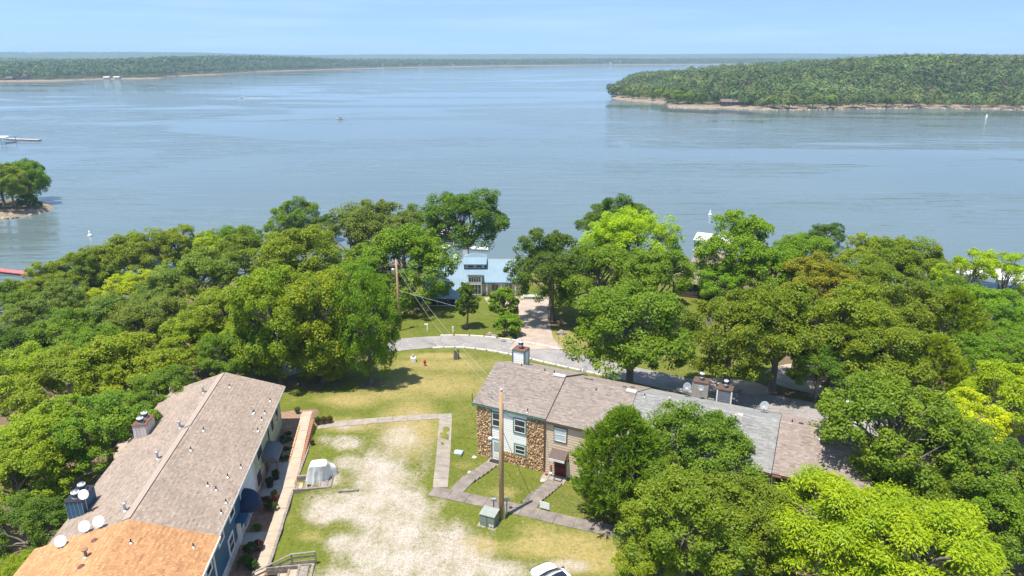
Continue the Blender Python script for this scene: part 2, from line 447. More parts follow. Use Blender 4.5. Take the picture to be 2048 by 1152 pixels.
# crown centre (photo px, py), crown radius px, kind, colour, squash, label
TREES = [
 (18, 604, 46, 'oak', 'md', 1, 'mid-green tree in the far left shore wood, cut by the left edge of the picture'),
 (62, 592, 36, 'oak', 'yl', 1, 'small yellow-green tree just below the end of the red dock'),
 (106, 566, 44, 'oak', 'yl', 1, 'yellow-green tree whose top meets the inner end of the red dock'),
 (128, 606, 44, 'tall', 'gy', 1.1, 'dull dark cedar-like tree behind the left wood, right of the red dock'),
 (166, 545, 46, 'oak', 'ol', 1, 'olive shore tree, third crown along the left waterline'),
 (216, 528, 50, 'oak2', 'ol', 1, 'olive shore tree below the white buoy on the left'),
 (282, 512, 54, 'oak3', 'yl', 1, 'yellow-olive shore tree with twin rounded tops, right of the left white buoy'),
 (352, 502, 46, 'oak', 'yl', 1.1, 'upright yellow-olive shore tree left of the lime-green pair'),
 (408, 506, 44, 'oak2', 'li', 1, 'lime-green feathery tree at the left waterline, in front of its greener twin'),
 (466, 494, 42, 'oak3', 'br', 1, 'bright green shore tree touching the dark olive oak'),
 (506, 520, 62, 'oak4', 'ol', 1, 'dark olive oak, left half of the broad dark mass below the waterline'),
 (594, 528, 82, 'oak', 'ol', .95, 'broad dark olive oak in the middle of the left waterline'),
 (592, 447, 44, 'oak4', 'md', 1.1, 'tall shore tree standing up over the dark olive oak'),
 (642, 462, 34, 'oak2', 'dk', 1.1, 'small dark crown tucked beside the tall shore tree'),
 (704, 478, 66, 'oak3', 'gy', 1, 'grey-green shore tree left of the tall twin crowns'),
 (766, 462, 60, 'oak', 'gy', 1.05, 'tall grey-green shore tree with the highest crown left of the boat dock'),
 (834, 466, 46, 'oak4', 'gy', 1.15, 'grey-green shore tree whose crown touches the boat dock roof'),
 (932, 448, 72, 'oak5', 'dk', 1.02, 'dark green maple standing alone at the shore behind the blue metal roof'),
 (806, 540, 84, 'low', 'br', 1.05, 'broad bright green tree spreading over the blue carport roof'),
 (712, 566, 54, 'oak5', 'br', 1, 'bright green tree behind the tall tree on the corner lawn'),
 (270, 582, 44, 'oak3', 'vi', .95, 'glowing lime-yellow crown in the middle of the left wood'),
 (178, 606, 32, 'oak5', 'vi', 1, 'small lime-yellow crown half hidden in the left wood'),
 (392, 566, 66, 'oak', 'gy', 1, 'grey-green oak below the lime-green shore pair'),
 (330, 604, 58, 'oak4', 'gy', 1, 'grey-green oak just right of the glowing lime-yellow crown'),
 (232, 640, 62, 'oak2', 'gy', 1, 'grey-green oak in front of the small lime-yellow crown'),
 (302, 652, 62, 'oak5', 'gy', 1, 'grey-green oak in the centre of the left wood'),
 (62, 652, 58, 'oak', 'gy', 1, 'grey-green oak near the left edge, below the small yellow-green tree'),
 (138, 678, 62, 'oak4', 'md', 1, 'mid-green oak in the left wood, below the dull cedar-like tree'),
 (28, 706, 58, 'oak2', 'dk', 1, 'dark oak cut by the left edge halfway down the picture'),
 (186, 706, 56, 'oak3', 'md', 1, 'mid-green oak behind the yellow-green canopy on the left'),
 (452, 640, 72, 'oak2', 'yl', 1, 'yellow-tipped oak left of the two pale-crowned oaks behind the grey roof'),
 (548, 642, 80, 'tall2', 'yl', 1.4, 'pale yellow-tipped oak, left one of the pair above the grey roof peak'),
 (634, 642, 76, 'tall2', 'yl', 1.45, 'pale yellow-tipped oak, right one of the pair above the grey roof peak'),
 (734, 642, 54, 'tall', 'br', 2.15, 'tall narrow bright green tree on the corner lawn beside the utility pole'),
 (498, 690, 50, 'oak5', 'yl', 1.1, 'smaller oak squeezed between the grey roof peak and the pale pair'),
 (650, 706, 52, 'low', 'yl', 1.25, 'oak standing at the end of the brick walk'),
 (462, 716, 52, 'oak3', 'md', 1, 'oak right behind the peak of the grey roof'),
 (384, 684, 56, 'oak4', 'yl', 1, 'yellow-green oak left of the grey roof peak'),
 (264, 742, 82, 'oak', 'yl', .95, 'wide yellow-green oak in the bright canopy left of the grey roof'),
 (324, 786, 60, 'oak2', 'md', .9, 'oak reaching over the roof edge by the white chimney'),
 (146, 776, 84, 'oak3', 'yl', .95, 'yellow-green oak in the middle of the left canopy'),
 (52, 762, 70, 'oak5', 'yl', 1, 'yellow-green oak at the left edge above the lower canopy'),
 (212, 866, 84, 'oak4', 'md', .95, 'oak whose boughs shade the lower left roof edge'),
 (96, 888, 92, 'oak2', 'yl', .95, 'big yellow-green oak left of the twin-flue chimney'),
 (26, 972, 80, 'oak', 'yl', 1, 'yellow-green oak at the left edge beside the twin-flue chimney'),
 (56, 1062, 66, 'oak3', 'dk', 1, 'dark oak in the lower left corner beside the orange roof'),
 (46, 1146, 40, 'oak5', 'yl', 1, 'young yellow-green tree in the bottom left corner over the orange roof'),
 (1104, 540, 72, 'oak', 'dk', 1.1, 'dark oak hanging over the right side of the concrete driveway'),
 (1230, 452, 58, 'oak4', 'dk', 1, 'dark shore tree peeping over the lime-green dome'),
 (1258, 500, 88, 'dome', 'li', .95, 'lime-green dome-shaped tree right of the driveway oak'),
 (1196, 560, 72, 'oak3', 'md', 1, 'mid-green oak in front of the lime-green dome, left side'),
 (1314, 556, 70, 'oak2', 'md', 1, 'mid-green oak left of the brown house, below the right side of the dome'),
 (1266, 668, 106, 'oak5', 'md', 1.0, 'great round oak standing on the roadside above the townhouse roofs'),
 (1482, 506, 72, 'oak', 'br', 1.1, 'tall green tree hiding the white boat dock roof on the right'),
 (1450, 566, 44, 'oak4', 'br', 1, 'green tree beside the bare grey tree'),
 (1548, 548, 56, 'oak3', 'br', 1, 'bright green tree below the tall one by the right boat dock'),
 (1612, 522, 58, 'oak5', 'br', 1, 'bright green shore tree just left of the small dark crown'),
 (1652, 476, 32, 'oak2', 'dk', 1.1, 'small dark crown sticking up above the bright green shore trees'),
 (1642, 574, 66, 'oak4', 'or_', .95, 'yellow-brown tinted oak in the right wood'),
 (1736, 516, 46, 'oak', 'yl', 1, 'yellow-green shore tree right of the small dark crown'),
 (1804, 528, 58, 'oak3', 'ol', 1, 'olive shore tree with the rounded top at the right waterline'),
 (1856, 552, 48, 'oak2', 'ol', 1, 'olive shore tree sloping down to the water on the right'),
 (1728, 572, 60, 'oak5', 'ol', 1, 'olive oak between the yellow-brown oak and the waterline'),
 (1894, 600, 50, 'oak4', 'md', 1, 'mid-green tree left of the two thin-leaved trees'),
 (1938, 556, 46, 'airy', 'li', 1.2, 'thin-leaved pale tree left of the white dock roof at the right edge'),
 (2012, 556, 44, 'airy', 'li', 1.2, 'thin-leaved pale tree in front of the white dock roof at the right edge'),
 (1462, 668, 84, 'oak2', 'ol', 1.1, 'yellow-flecked oak right of the great round oak'),
 (1560, 664, 88, 'oak3', 'ol', 1.1, 'yellow-flecked oak whose trunk stands behind the grey roof'),
 (1676, 664, 92, 'oak', 'ol', 1.05, 'dark broad oak above the brown driveway'),
 (1800, 640, 76, 'oak4', 'ol', 1, 'olive oak behind the pines on the right'),
 (1766, 716, 82, 'oak5', 'ol', 1, 'dark olive oak behind the big front oak'),
 (1904, 654, 62, 'pine2', 'yl', 1.1, 'yellow-green pine on the right behind the lime leaning tree'),
 (1976, 622, 58, 'oak2', 'br', 1, 'green tree just below the white dock roof at the right edge'),
 (2026, 668, 60, 'oak', 'br', 1, 'green tree at the right edge right of the yellow-green pine'),
 (1976, 728, 64, 'oak3', 'br', 1, 'green tree in front of the hidden brick gable at the right'),
 (1866, 736, 60, 'pine2', 'yl', 1.0, 'second yellow-green pine, lower and left of the first'),
 (1640, 740, 54, 'oak4', 'dk', 1, 'dark oak with thick trunks beside the brown driveway'),
 (1792, 866, 116, 'oakhi', 'md', 1.0, 'large front oak covering the right end of the townhouse roof'),
 (1926, 840, 66, 'airy2', 'vi', 1, 'yellow thin-leaved tree leaning out of the right wood'),
 (2024, 800, 74, 'oak5', 'li', 1, 'yellow-green tree cut by the right edge'),
 (1962, 958, 100, 'oak4', 'md', 1, 'grey-limbed oak on the right beside the leaning yellow tree'),
 (1868, 1000, 76, 'oak2', 'md', 1, 'oak behind the lime-green feathery tree, lower right'),
 (2030, 1062, 84, 'oak3', 'md', 1, 'oak in the lower right corner'),
 (1652, 1046, 110, 'frond', 'li', 1.0, 'bright lime feathery tree below the brown roof end, left of its neighbour'),
 (1838, 1096, 132, 'frond2', 'li', .95, 'bright lime feathery tree at the bottom right, largest of its kind'),
 (1716, 962, 62, 'frond', 'li', 1, 'small lime feathery crown against the large front oak'),
 (1246, 918, 84, 'pine', 'md', 1.1, 'dark bushy pine in front of the beige townhouse'),
 (1396, 912, 98, 'oak4', 'md', 1.0, 'oak in front of the grey shingled roof, right of the pine'),
 (1290, 966, 76, 'oak2', 'md', 1.0, 'oak overhanging the end of the concrete walk'),
 (1372, 1046, 110, 'oak', 'ol', 1.0, 'broad flecked oak at the bottom, right of the white car'),
 (1490, 1050, 92, 'oak5', 'ol', 1, 'dark yellow-flecked oak left of the lime feathery trees'),
 (1300, 1130, 56, 'oak3', 'yl', 1, 'low yellow-green oak at the bottom edge near the white car'),
 (934, 604, 24, 'small', 'dk', 1.6, 'young dark maple with a mulch ring on the lawn of the blue-roofed house'),
 (1006, 608, 30, 'small', 'md', 1.1, 'small spreading tree on the lawn left of the driveway'),
]
CZ = dict(oakhi=1.75, low=.85, tall2=1.15, tall=1.12, small=1.35, pine=1.42, pine2=1.42, airy=1.6, airy2=1.5)
TR_S, TR_V = 1.16, .92
def stand(px, py, rpx, squash, kind):
    d = ray(px, py)
    ts = np.linspace(25, 260, 1200)
    P = CAMV[None] + d[None] * ts[:, None]
    Rr = rpx * ts / FPX * TR_S
    g = P[:, 2] - T(P[:, 0], P[:, 1]) - CZ.get(kind, 1.3) * Rr * squash * TR_V
    i = int(np.argmax(g < 0)) if (g < 0).any() else len(ts) - 1
    return P[i, 0], P[i, 1], Rr[i]
_st = [stand(t[0], t[1], t[2], t[5], t[3]) for t in TREES]

# ------------------------------------------------------------------ ground
def pmask(X, Y, Z, blobs):
    px, py = proj(X, Y, Z)
    m = np.zeros(X.shape)
    for (bx, by, rx, ry, s) in blobs:
        d = np.sqrt(((px - bx) / rx) ** 2 + ((py - by) / ry) ** 2)
        m = np.maximum(m, s * np.clip(1.35 - d, 0, 1) / .7)
    return np.clip(m, 0, 1)
GRAVEL = [(820, 1100, 150, 70, 1), (780, 1020, 100, 62, 1), (690, 1010, 78, 34, .95), (640, 1030, 40, 22, .85), (760, 950, 80, 60, .74), (800, 880, 70, 50, .52), (850, 900, 30, 60, .4),
          (690, 886, 44, 16, .8), (660, 878, 34, 10, .6), (700, 925, 34, 18, .85), (705, 1088, 60, 26, .9), (960, 1140, 120, 26, .8), (1130, 1132, 60, 16, .7),
          (900, 1120, 90, 46, .9), (810, 1160, 200, 40, 1), (668, 960, 40, 20, .6), (700, 855, 40, 8, .55), (830, 826, 26, 5, .4)]
DRY = [(820, 850, 60, 60, .8), (880, 770, 120, 26, .6), (700, 850, 70, 14, .6), (1120, 1090, 120, 26, .8), (1180, 1120, 90, 30, .8), (960, 1090, 50, 24, .7), (1060, 1060, 70, 16, .5),
       (620, 1075, 30, 12, .6), (900, 730, 130, 14, .55), (1010, 985, 30, 14, .5), (1130, 680, 40, 20, .6), (700, 800, 60, 16, .7), (780, 790, 60, 14, .5), (930, 930, 30, 10, .4), (870, 712, 60, 6, .9)]
LUSH = [(680, 880, 60, 14, .8), (600, 1110, 50, 40, .6), (640, 985, 50, 14, .9), (1000, 1060, 60, 20, .8), (720, 1130, 40, 16, .9), (930, 905, 30, 40, .3), (900, 640, 110, 26, .9), (1060, 1000, 40, 14, .5), (900, 960, 16, 30, .7)]
gx = np.concatenate([np.arange(-150, -40, 1.6), np.arange(-40, 40, .4), np.arange(40, 160.1, 1.6)])
gy = np.concatenate([np.arange(-30, 30, 2.0), np.arange(30, 72, .4), np.arange(72, 125, .8), np.arange(125, 200.1, 1.6)])
GX, GY = np.meshgrid(gx, gy)
GZ = T(GX, GY)
rng = np.random.default_rng(3)
GZ = GZ + (rng.random(GZ.shape) - .5) * .035
litter = np.clip((shore_sd(GX, GY) < 26) * .8, 0, 1) * (GY > 60) * 1.0
litter = np.maximum(litter, ((GX < -37) | (GX > 34)) * .75)
for t, (x, y, r) in zip(TREES, _st):
    if t[3] == 'small': continue
    d = np.hypot(GX - x, GY - y) / max(r * .8, .5)
    litter = np.maximum(litter, np.clip(1.3 - d, 0, 1) * .8)
x, y, r = _st[-2]
litter = np.maximum(litter, np.clip(1.6 - np.hypot(GX - x, GY - y) / 1.0, 0, 1))
qx, qy = GX - LO[0], GY - LO[1]
LU = qx * LR[0] + qy * LR[1]; LV = qx * LA[0] + qy * LA[1]
bed = ((LU > 3) & (LU < 7.9) & (LV < 3.5) & (LV > -40)) * 1.0
t = NT('ground'); p = t.pos()
n_big = t.noise(p, .11, 4, .6); n_mid = t.noise(p, .55, 5, .65); n_fine = t.noise(p, 3.2, 5, .7); n_hair = t.noise(p, 14, 3, .7)
dry = t.math('ADD', t.math('MULTIPLY', t.attr('dry'), .9), t.math('SUBTRACT', t.math('ADD', t.math('MULTIPLY', n_big, .75), t.math('MULTIPLY', n_mid, .75)), .68), False)
dry = t.math('SUBTRACT', dry, t.math('MULTIPLY', t.attr('lush'), .55), True)
grass = t.mix(t.ramp(dry, .05, .85), (.145, .165, .028), (.36, .285, .12))
grass = t.mix(t.ramp(n_fine, .32, .72), t.mix(1.0, grass, (.66, .72, .60), 'MULTIPLY'), t.mix(1.0, grass, (1.22, 1.16, 1.05), 'MULTIPLY'))
grass = t.mix(t.ramp(n_hair, .35, .7), t.mix(1.0, grass, (.78, .8, .75), 'MULTIPLY'), grass)
n_gr = t.noise(p, 9, 4, .75)
n_rut = t.noise(t.pos((1.0, .16, 1), (0, 0, R_(-8))), .95, 4, .6)
gravel = t.mix(t.ramp(n_gr, .33, .68), (.24, .19, .145), (.50, .455, .40))
gravel = t.mix(t.ramp(n_mid, .35, .7), t.mix(1.0, gravel, (.86, .80, .72), 'MULTIPLY'), gravel)
gm = t.math('ADD', t.math('MULTIPLY', t.attr('gravel'), .8), t.math('SUBTRACT', t.math('ADD', t.math('ADD', t.math('MULTIPLY', n_fine, 1.0), t.math('ADD', t.math('MULTIPLY', n_mid, .7), t.math('MULTIPLY', n_rut, .75))), t.math('MULTIPLY', n_hair, .55)), 1.5))
gm = t.ramp(gm, .16, .92)
spk = t.ramp(t.noise(p, 5.5, 4, .8), .62, .67)
gravel = t.mix(t.math('MULTIPLY', spk, .75), gravel, (.20, .165, .085))
gravel = t.mix(t.ramp(t.math('ADD', t.attr('gravel'), t.math('MULTIPLY', t.math('SUBTRACT', n_rut, .5), .8)), .2, .8), t.mix(1.0, gravel, (.80, .70, .60), 'MULTIPLY'), t.mix(1.0, gravel, (1.1, 1.11, 1.12), 'MULTIPLY'))
c = t.mix(gm, grass, gravel)
lit = t.mix(t.ramp(n_fine, .3, .7), (.10, .066, .04), (.21, .15, .10))
lm = t.ramp(t.math('ADD', t.attr('litter'), t.math('SUBTRACT', n_mid, .5)), .42, .78)
c = t.mix(lm, c, lit)
mulch = t.mix(t.ramp(n_fine, .3, .7), (.20, .115, .075), (.36, .23, .16))
c = t.mix(t.attr('bed'), c, mulch)
sep = t.node('ShaderNodeSeparateXYZ'); t.link(p, sep.inputs[0])
rock = t.mix(t.ramp(n_mid, .3, .7), (.20, .155, .115), (.42, .35, .27))
c = t.mix(t.ramp(t.math('ADD', sep.outputs[2], n_mid), -12.2, -12.9), c, rock)
t.color(c); t.rough(.95, .1); t.bump(n_fine, .5, .12)
M_GROUND = t.m
me = grid_mesh('ground', GX, GY, GZ, M_GROUND, dict(gravel=pmask(GX, GY, GZ, GRAVEL), dry=pmask(GX, GY, GZ, DRY), lush=pmask(GX, GY, GZ, LUSH), litter=litter, bed=bed))
ground = tag(link('ground', me), 'sloping wooded lakeside ground with mown grass and a white gravel court', kind='structure')

# ------------------------------------------------------------------ lake
t = NT('lake_water')
pw = t.pos((.30, 1.0, 1), (0, 0, R_(-6)))
big = t.noise(t.pos((.35, 1.0, 1), (0, 0, R_(9))), .0065, 5, .6, 1.6)
slick = t.ramp(big, .485, .55)
slick2 = t.ramp(t.noise(t.pos((.25, 1.1, 1), (0, 0, R_(-14))), .016, 4, .55, 2.5), .60, .66)
rd = t.math('ABSOLUTE', t.math('SUBTRACT', t.noise(t.pos((.5, 1.0, 1), (0, 0, R_(12))), .0075, 4, .55, 2.2), .5))
streak = t.math('MULTIPLY', t.ramp(rd, .0, .022, 1, 0), t.ramp(t.noise(t.pos((.5, 1, 1)), .004, 2), .42, .62))
calm = t.math('MAXIMUM', t.math('MAXIMUM', slick, t.math('MULTIPLY', slick2, .8)), streak, True)
rip = t.noise(pw, 1.15, 3, .6, .4)
rip2 = t.noise(t.pos((.16, 1.0, 1), (0, 0, R_(5))), .19, 3, .5, .6)
h = t.math('ADD', t.math('MULTIPLY', rip, .10), t.math('MULTIPLY', rip2, 1.2))
bn = t.node('ShaderNodeBump'); bn.inputs['Distance'].default_value = 1.0
t.link(t.ramp(calm, 0, 1, .55, .06), bn.inputs['Strength'])
t.link(h, bn.inputs['Height']); t.link(bn.outputs[0], t.b.inputs['Normal'])
t.color(t.mix(t.ramp(t.noise(p if False else t.pos(), .012, 2), .3, .7), (.100, .136, .140), (.118, .154, .156)))
t.link(t.ramp(calm, 0, 1, .09, .04), t.b.inputs['Roughness'])
t.b.inputs['Specular Tint'].default_value = (1.0, .96, .89, 1); t.b.inputs['IOR'].default_value = 1.333; t.b.inputs['Specular IOR Level'].default_value = .5
M_WATER = t.m
ms = MB().add([(-9000, -60, LAKE), (9000, -60, LAKE), (9000, 9000, LAKE), (-9000, 9000, LAKE)], [(0, 1, 2, 3)])
lake = tag(ms.build('lake_water', M_WATER), 'wide blue-grey lake with faint ripples and slicks', kind='structure')

# ------------------------------------------------------------------ far shores
def polar_land(name, label, px, D0, prof, dists, mat, jitter=0.0, seed=1):
    """land laid out from a shoreline inland; px = bearings, D0 = metres to the shore, prof(px, d) = height"""
    rg = np.random.default_rng(seed)
    PX, DD = np.meshgrid(px, dists)
    bear = np.arctan((PX - 1024) / FPX * CP)
    D = np.interp(PX, px, D0) / np.cos(bear) + DD
    X = D * np.sin(bear); Y = D * np.cos(bear)
    Z = prof(PX, DD) + (rg.random(PX.shape) - .5) * jitter * (DD > 3)
    return tag(link(name, grid_mesh(name, X, Y, Z, mat)), label, kind='structure')
def shore_d(py):
    d = ray(1024, py); return (LAKE - CAM_H) / d[2] * d[1]
t = NT('far_land'); p = t.pos(); sep = t.node('ShaderNodeSeparateXYZ'); t.link(p, sep.inputs[0])
nn = t.noise(p, .06, 4, .7); n2 = t.noise(p, .7, 3, .7)
bank = t.mix(t.ramp(n2, .3, .7), (.15, .11, .075), (.34, .265, .19))
wood = t.mix(t.ramp(nn, .3, .7), (.035, .060, .016), (.085, .09, .035))
t.color(t.mix(t.ramp(t.math('ADD', sep.outputs[2], t.math('MULTIPLY', nn, 4.0)), -9.0, -10.4), wood, bank)); t.rough(.95, .1)
M_FARLAND = t.m

R_PX = np.array([1226, 1232, 1262, 1300, 1334, 1346, 1400, 1460, 1540, 1650, 1800, 1900, 2048, 2200, 2420], float)
R_PY = np.array([196, 198, 201, 204, 206, 214, 216, 218.5, 220.5, 219, 216, 217, 219, 221, 222], float)
R_HR = np.array([-12, -11.5, -10, -6, -3, -2, 2, 5, 8, 13, 20, 22, 19.5, 18, 15], float)
R_DM = np.array([30, 60, 420, 700, 800, 900, 900, 900, 900, 900, 900, 900, 900, 900, 900], float)
R_D0 = np.array([shore_d(v) for v in R_PY])
def right_prof(PX, DD):
    hr = np.interp(PX, R_PX, R_HR); dm = np.interp(PX, R_PX, R_DM)
    flat = np.interp(PX, [1226, 1345, 1400, 1500, 1560, 2420], [60, 60, 36, 34, 10, 10])
    hb = np.interp(PX, [1226, 1240, 1335, 1345, 1540, 1580, 2420], [1.3, 2.4, 2.4, 2.8, 2.4, 1.1, 1.1])
    z = np.interp(DD, [-6, 0], [-15.5, -14.1]) + hb * np.interp(DD, [0, 2.5, 9, 26], [0, .38, .62, 1]) + (np.maximum(hr + 14 - hb, .5)) * sstep(flat * .5, flat + 250, DD)
    z += 2.0 * np.sin(PX * .013 + DD * .011) * sstep(40, 200, DD)
    return np.where(DD > dm, -18, z)
px_r = np.concatenate([np.arange(1226, 1360, 3.0), np.arange(1360, 2421, 9.0)])
D_r = np.interp(px_r, R_PX, R_D0)
wig = np.random.default_rng(5)
D_r = D_r + np.convolve(wig.normal(0, 9, len(px_r) + 4), np.ones(5) / 5, 'valid')
DISTS_R = np.array([-6, -2, 0, 1.2, 2.5, 6, 12, 20, 32, 50, 75, 105, 140, 180, 225, 275, 330, 400, 500, 640, 800, 910, 960], float)
polar_land('wooded_peninsula_terrain', 'wooded hill across the lake on the right with a pale rocky shore', px_r, D_r, right_prof, DISTS_R, M_FARLAND, .8, 2)

L_PX = np.array([-420, -200, 0, 100, 190, 250, 310, 350, 430, 520, 600, 680, 850, 1000, 1200, 1345, 1500, 1800], float)
L_PY = np.array([166, 165, 163, 162, 158.5, 158, 157, 152, 149, 143.5, 141, 138.5, 134.5, 132, 130, 129, 128.5, 128.5], float)
L_H = np.array([5, 5, 6, 7, 8, 9, 11, 13, 16, 14, 9, 2, -3, -3, -2, -2, -2, -2], float)
L_D0 = np.array([shore_d(v) for v in L_PY])
def left_prof(PX, DD):
    hr = np.interp(PX, L_PX, L_H)
    z = np.interp(DD, [-10, 0, 5, 16], [-15.5, -14.1, -12.6, -11.4]) + (hr + 11.4) * sstep(10, 260, DD) * np.interp(PX, [150, 330, 420], [.8, 1, 1])
    return z + 2.5 * np.sin(PX * .02 + DD * .006) * sstep(60, 300, DD)
px_l = np.arange(-420, 1801, 12.0)
D_l = np.interp(px_l, L_PX, L_D0) * (1 + np.convolve(np.random.default_rng(9).normal(0, .006, len(px_l) + 4), np.ones(5) / 5, 'valid'))
DISTS_L = np.array([-10, -3, 0, 2.5, 5, 12, 25, 45, 70, 100, 140, 200, 280, 400, 600, 900, 1300, 1900], float)
polar_land('far_shore_terrain', 'low wooded far shore across the lake on the left and centre', px_l, D_l, left_prof, DISTS_L, M_FARLAND, 1.0, 4)

# hills on the horizon: canopy-covered ridges
t = NT('distant_canopy'); p = t.pos()
n1 = t.noise(p, .012, 4, .7); n2 = t.noise(p, .0016, 3, .6)
c = t.mix(t.ramp(n1, .3, .7), (.030, .060, .016), (.062, .095, .026))
c = t.mix(t.ramp(n2, .60, .66), c, (.16, .165, .06))
t.color(c); t.rough(.9, .1)
M_CANOPY = t.m
def ridge(name, label, pxs, ytop, D0, depth, seed):
    rg = np.random.default_rng(seed)
    px = np.arange(pxs[0], pxs[-1] + 1, 3.0)
    ds = np.array([0, .12, .25, .4, .55, .7, .85, 1.0, 1.2]) * depth
    PX, DD = np.meshgrid(px, ds)
    D = D0 + DD
    bear = np.arctan((PX - 1024) / FPX * CP)
    yt = np.interp(PX, pxs, ytop)
    ztop = CAM_H + (110.3 - yt) / FPX * (D0 + depth * .7)
    Z = -12 + (ztop + 12) * sstep(0, depth * .62, DD)
    Z += (rg.random(PX.shape) - .45) * 9 * (DD > 0)
    Z[-1] = -16
    return tag(link(name, grid_mesh(name, D * np.sin(bear), D * np.cos(bear), Z, M_CANOPY, smooth=False)), label, kind='structure')
ridge('horizon_hills', 'long hazy blue ridge on the left horizon', [-500, 0, 250, 400, 470, 620, 760], [107, 106.2, 105.6, 106.4, 108.5, 111, 114], 6100, 1700, 11)
ridge('horizon_hills', 'thin hazy line of low hills along the middle and right horizon', [430, 640, 760, 900, 1050, 1300, 1420, 1560, 1700, 1900, 2500], [112, 110.6, 109.4, 109.2, 108.8, 109.4, 108.6, 107.8, 108.6, 109.5, 109.5], 6600, 2000, 12)
ridge('horizon_hills', 'darker wooded rise behind the far left shore', [-500, 0, 120, 240, 380, 460], [115.5, 115.2, 116.4, 118.5, 122, 124], 3300, 700, 13)

# woods seen as one mass
def wood_mass(name, label, P, Rr, tint, nq, seed, qs=.24):
    rg = np.random.default_rng(seed)
    N = len(P)
    d = rg.normal(size=(N, nq, 3)); d[..., 2] = np.abs(d[..., 2]) * 1.0 - .12
    d /= np.linalg.norm(d, axis=-1, keepdims=True)
    ph = rg.random((N, 1)) * 6.28
    az = np.arctan2(d[..., 1], d[..., 0])
    lump = 1 + .16 * np.sin(3 * az + ph) + .12 * np.sin(5 * az + 4 * d[..., 2] + 2 * ph)
    rad = (.72 + .32 * rg.random((N, nq))) * lump
    c = P[:, None, :] + d * (rad * Rr[:, None])[..., None] * np.array([1, 1, 1.05]) + np.array([0, 0, 1.0]) * (Rr * 1.05)[:, None, None]
    nrm = d * 1.0 + np.array([0, 0, .12]) + rg.normal(size=d.shape) * .26
    nrm /= np.linalg.norm(nrm, axis=-1, keepdims=True)
    a = np.cross(nrm, rg.normal(size=d.shape)); a /= np.linalg.norm(a, axis=-1, keepdims=True)
    b = np.cross(nrm, a)
    s = (Rr[:, None] * qs * (.7 + .6 * rg.random((N, nq))))[..., None]
    V = np.stack([c + a * s, c + b * s * .75, c - a * s, c - b * s * .75], axis=2).reshape(-1, 4, 3)
    tt = np.repeat(tint[:, None, :], nq, 1) * (.86 + .28 * rg.random((N, nq, 1)))
    return tag(link(name, quads_mesh(name, V, M_FOREST, dict(tint=tt.reshape(-1, 3)))), label, kind='stuff')
def wood_tints(n, rg, a=(.080, .132, .034), b=(.165, .200, .046)):
    f = rg.random((n, 1)) ** 1.6
    c = np.array(a) * (1 - f) + np.array(b) * f
    c *= .7 + .6 * rg.random((n, 1))
    br = rg.random(n) < .012
    c[br] = (.13, .085, .06)
    return c
def polar_pts(px, DD, PXL, D0L, prof):
    bear = np.arctan((px - 1024) / FPX * CP)
    D = np.interp(px, PXL, D0L) / np.cos(bear) + DD
    return np.stack([D * np.sin(bear), D * np.cos(bear), prof(px, DD)], -1)
rg = np.random.default_rng(21)
pts = []
px = rg.uniform(1226, 2420, 16000); dd = rg.random(16000) ** 1.15 * 640 + 4
dm = np.interp(px, R_PX, R_DM)
ok = dd < dm - 8
front = np.interp(px, [1226, 1240, 1330, 1340, 1345, 1440, 1520, 1560, 2420], [6, 26, 60, 40, 26, 26, 20, 3, 3])
ok &= dd > front * (.85 + .3 * rg.random(16000))
Pq = polar_pts(px, dd, px_r, D_r, right_prof)
cx_, cy_ = proj(Pq[:, 0], Pq[:, 1], Pq[:, 2])
gapx = np.interp(cy_, [110, 190], [1660, 1614])
ok &= ~((np.abs(cx_ - gapx) < 5) & (cy_ < 192))
Pq = Pq[ok]
# thin out: keep trees a crown apart
def thin(P, cell):
    key = np.floor(P[:, :2] / cell).astype(int)
    _, i = np.unique(key, axis=0, return_index=True)
    return P[np.sort(i)]
Pq = Pq + np.stack([rg.normal(0, 2, len(Pq)), rg.normal(0, 2, len(Pq)), rg.uniform(-1.5, 1.8, len(Pq))], -1)
Pq = thin(Pq, 9.4)
wood_mass('wood', 'dense mixed wood covering the hill across the lake on the right', Pq, 4.0 + 2.8 * rg.random(len(Pq)) ** 1.3, wood_tints(len(Pq), rg) * (1 + .25 * np.sin(Pq[:, :1] * .021 + 1) * np.sin(Pq[:, 1:2] * .027)), 96, 31, .19)
N_RIGHT = len(Pq)
px = rg.uniform(-420, 1800, 15000); dd = rg.random(15000) ** 1.5 * 900 + 15
Pq = polar_pts(px, dd, px_l, D_l, left_prof)
cl = rg.random(15000) < np.interp(px, [-420, 640, 720, 1000, 1800], [1, 1, .8, .75, .8])
Pq = thin(Pq[cl], 13.5)
wood_mass('wood', 'wooded bank running along the far shore on the left and centre', Pq, rg.uniform(5.5, 9.0, len(Pq)), wood_tints(len(Pq), rg, (.058, .112, .034), (.130, .172, .046)), 44, 32, .25)

def boulders(name, label, P, s, seed, mat):
    rg = np.random.default_rng(seed); mb = MB()
    for q, sz in zip(P, s):
        k = 7
        ring = []
        for lev, (zz, rr) in enumerate(((-.3, 1), (.35, .95), (.75, .5))):
            for i in range(k):
                a = 6.283 * i / k + lev * .4
                r = sz * rr * (.75 + .5 * rg.random())
                ring.append((q[0] + r * math.cos(a) * 1.2, q[1] + r * math.sin(a), q[2] + sz * zz * (.7 + .5 * rg.random())))
        fs = []
        for lev in range(2):
            for i in range(k):
                a, b = lev * k + i, lev * k + (i + 1) % k
                fs.append((a, b, b + k, a + k))
        fs.append(tuple(range(2 * k, 3 * k)))
        mb.add(ring, fs)
    return tag(mb.build(name, mat), label, kind='stuff')
M_ROCK = pm('shore_rock', (.50, .41, .32), (.28, .22, .17), 1.5, .95, .3, 6)
px = rg.uniform(1340, 2420, 420); dd = rg.normal(.4, .9, 420)
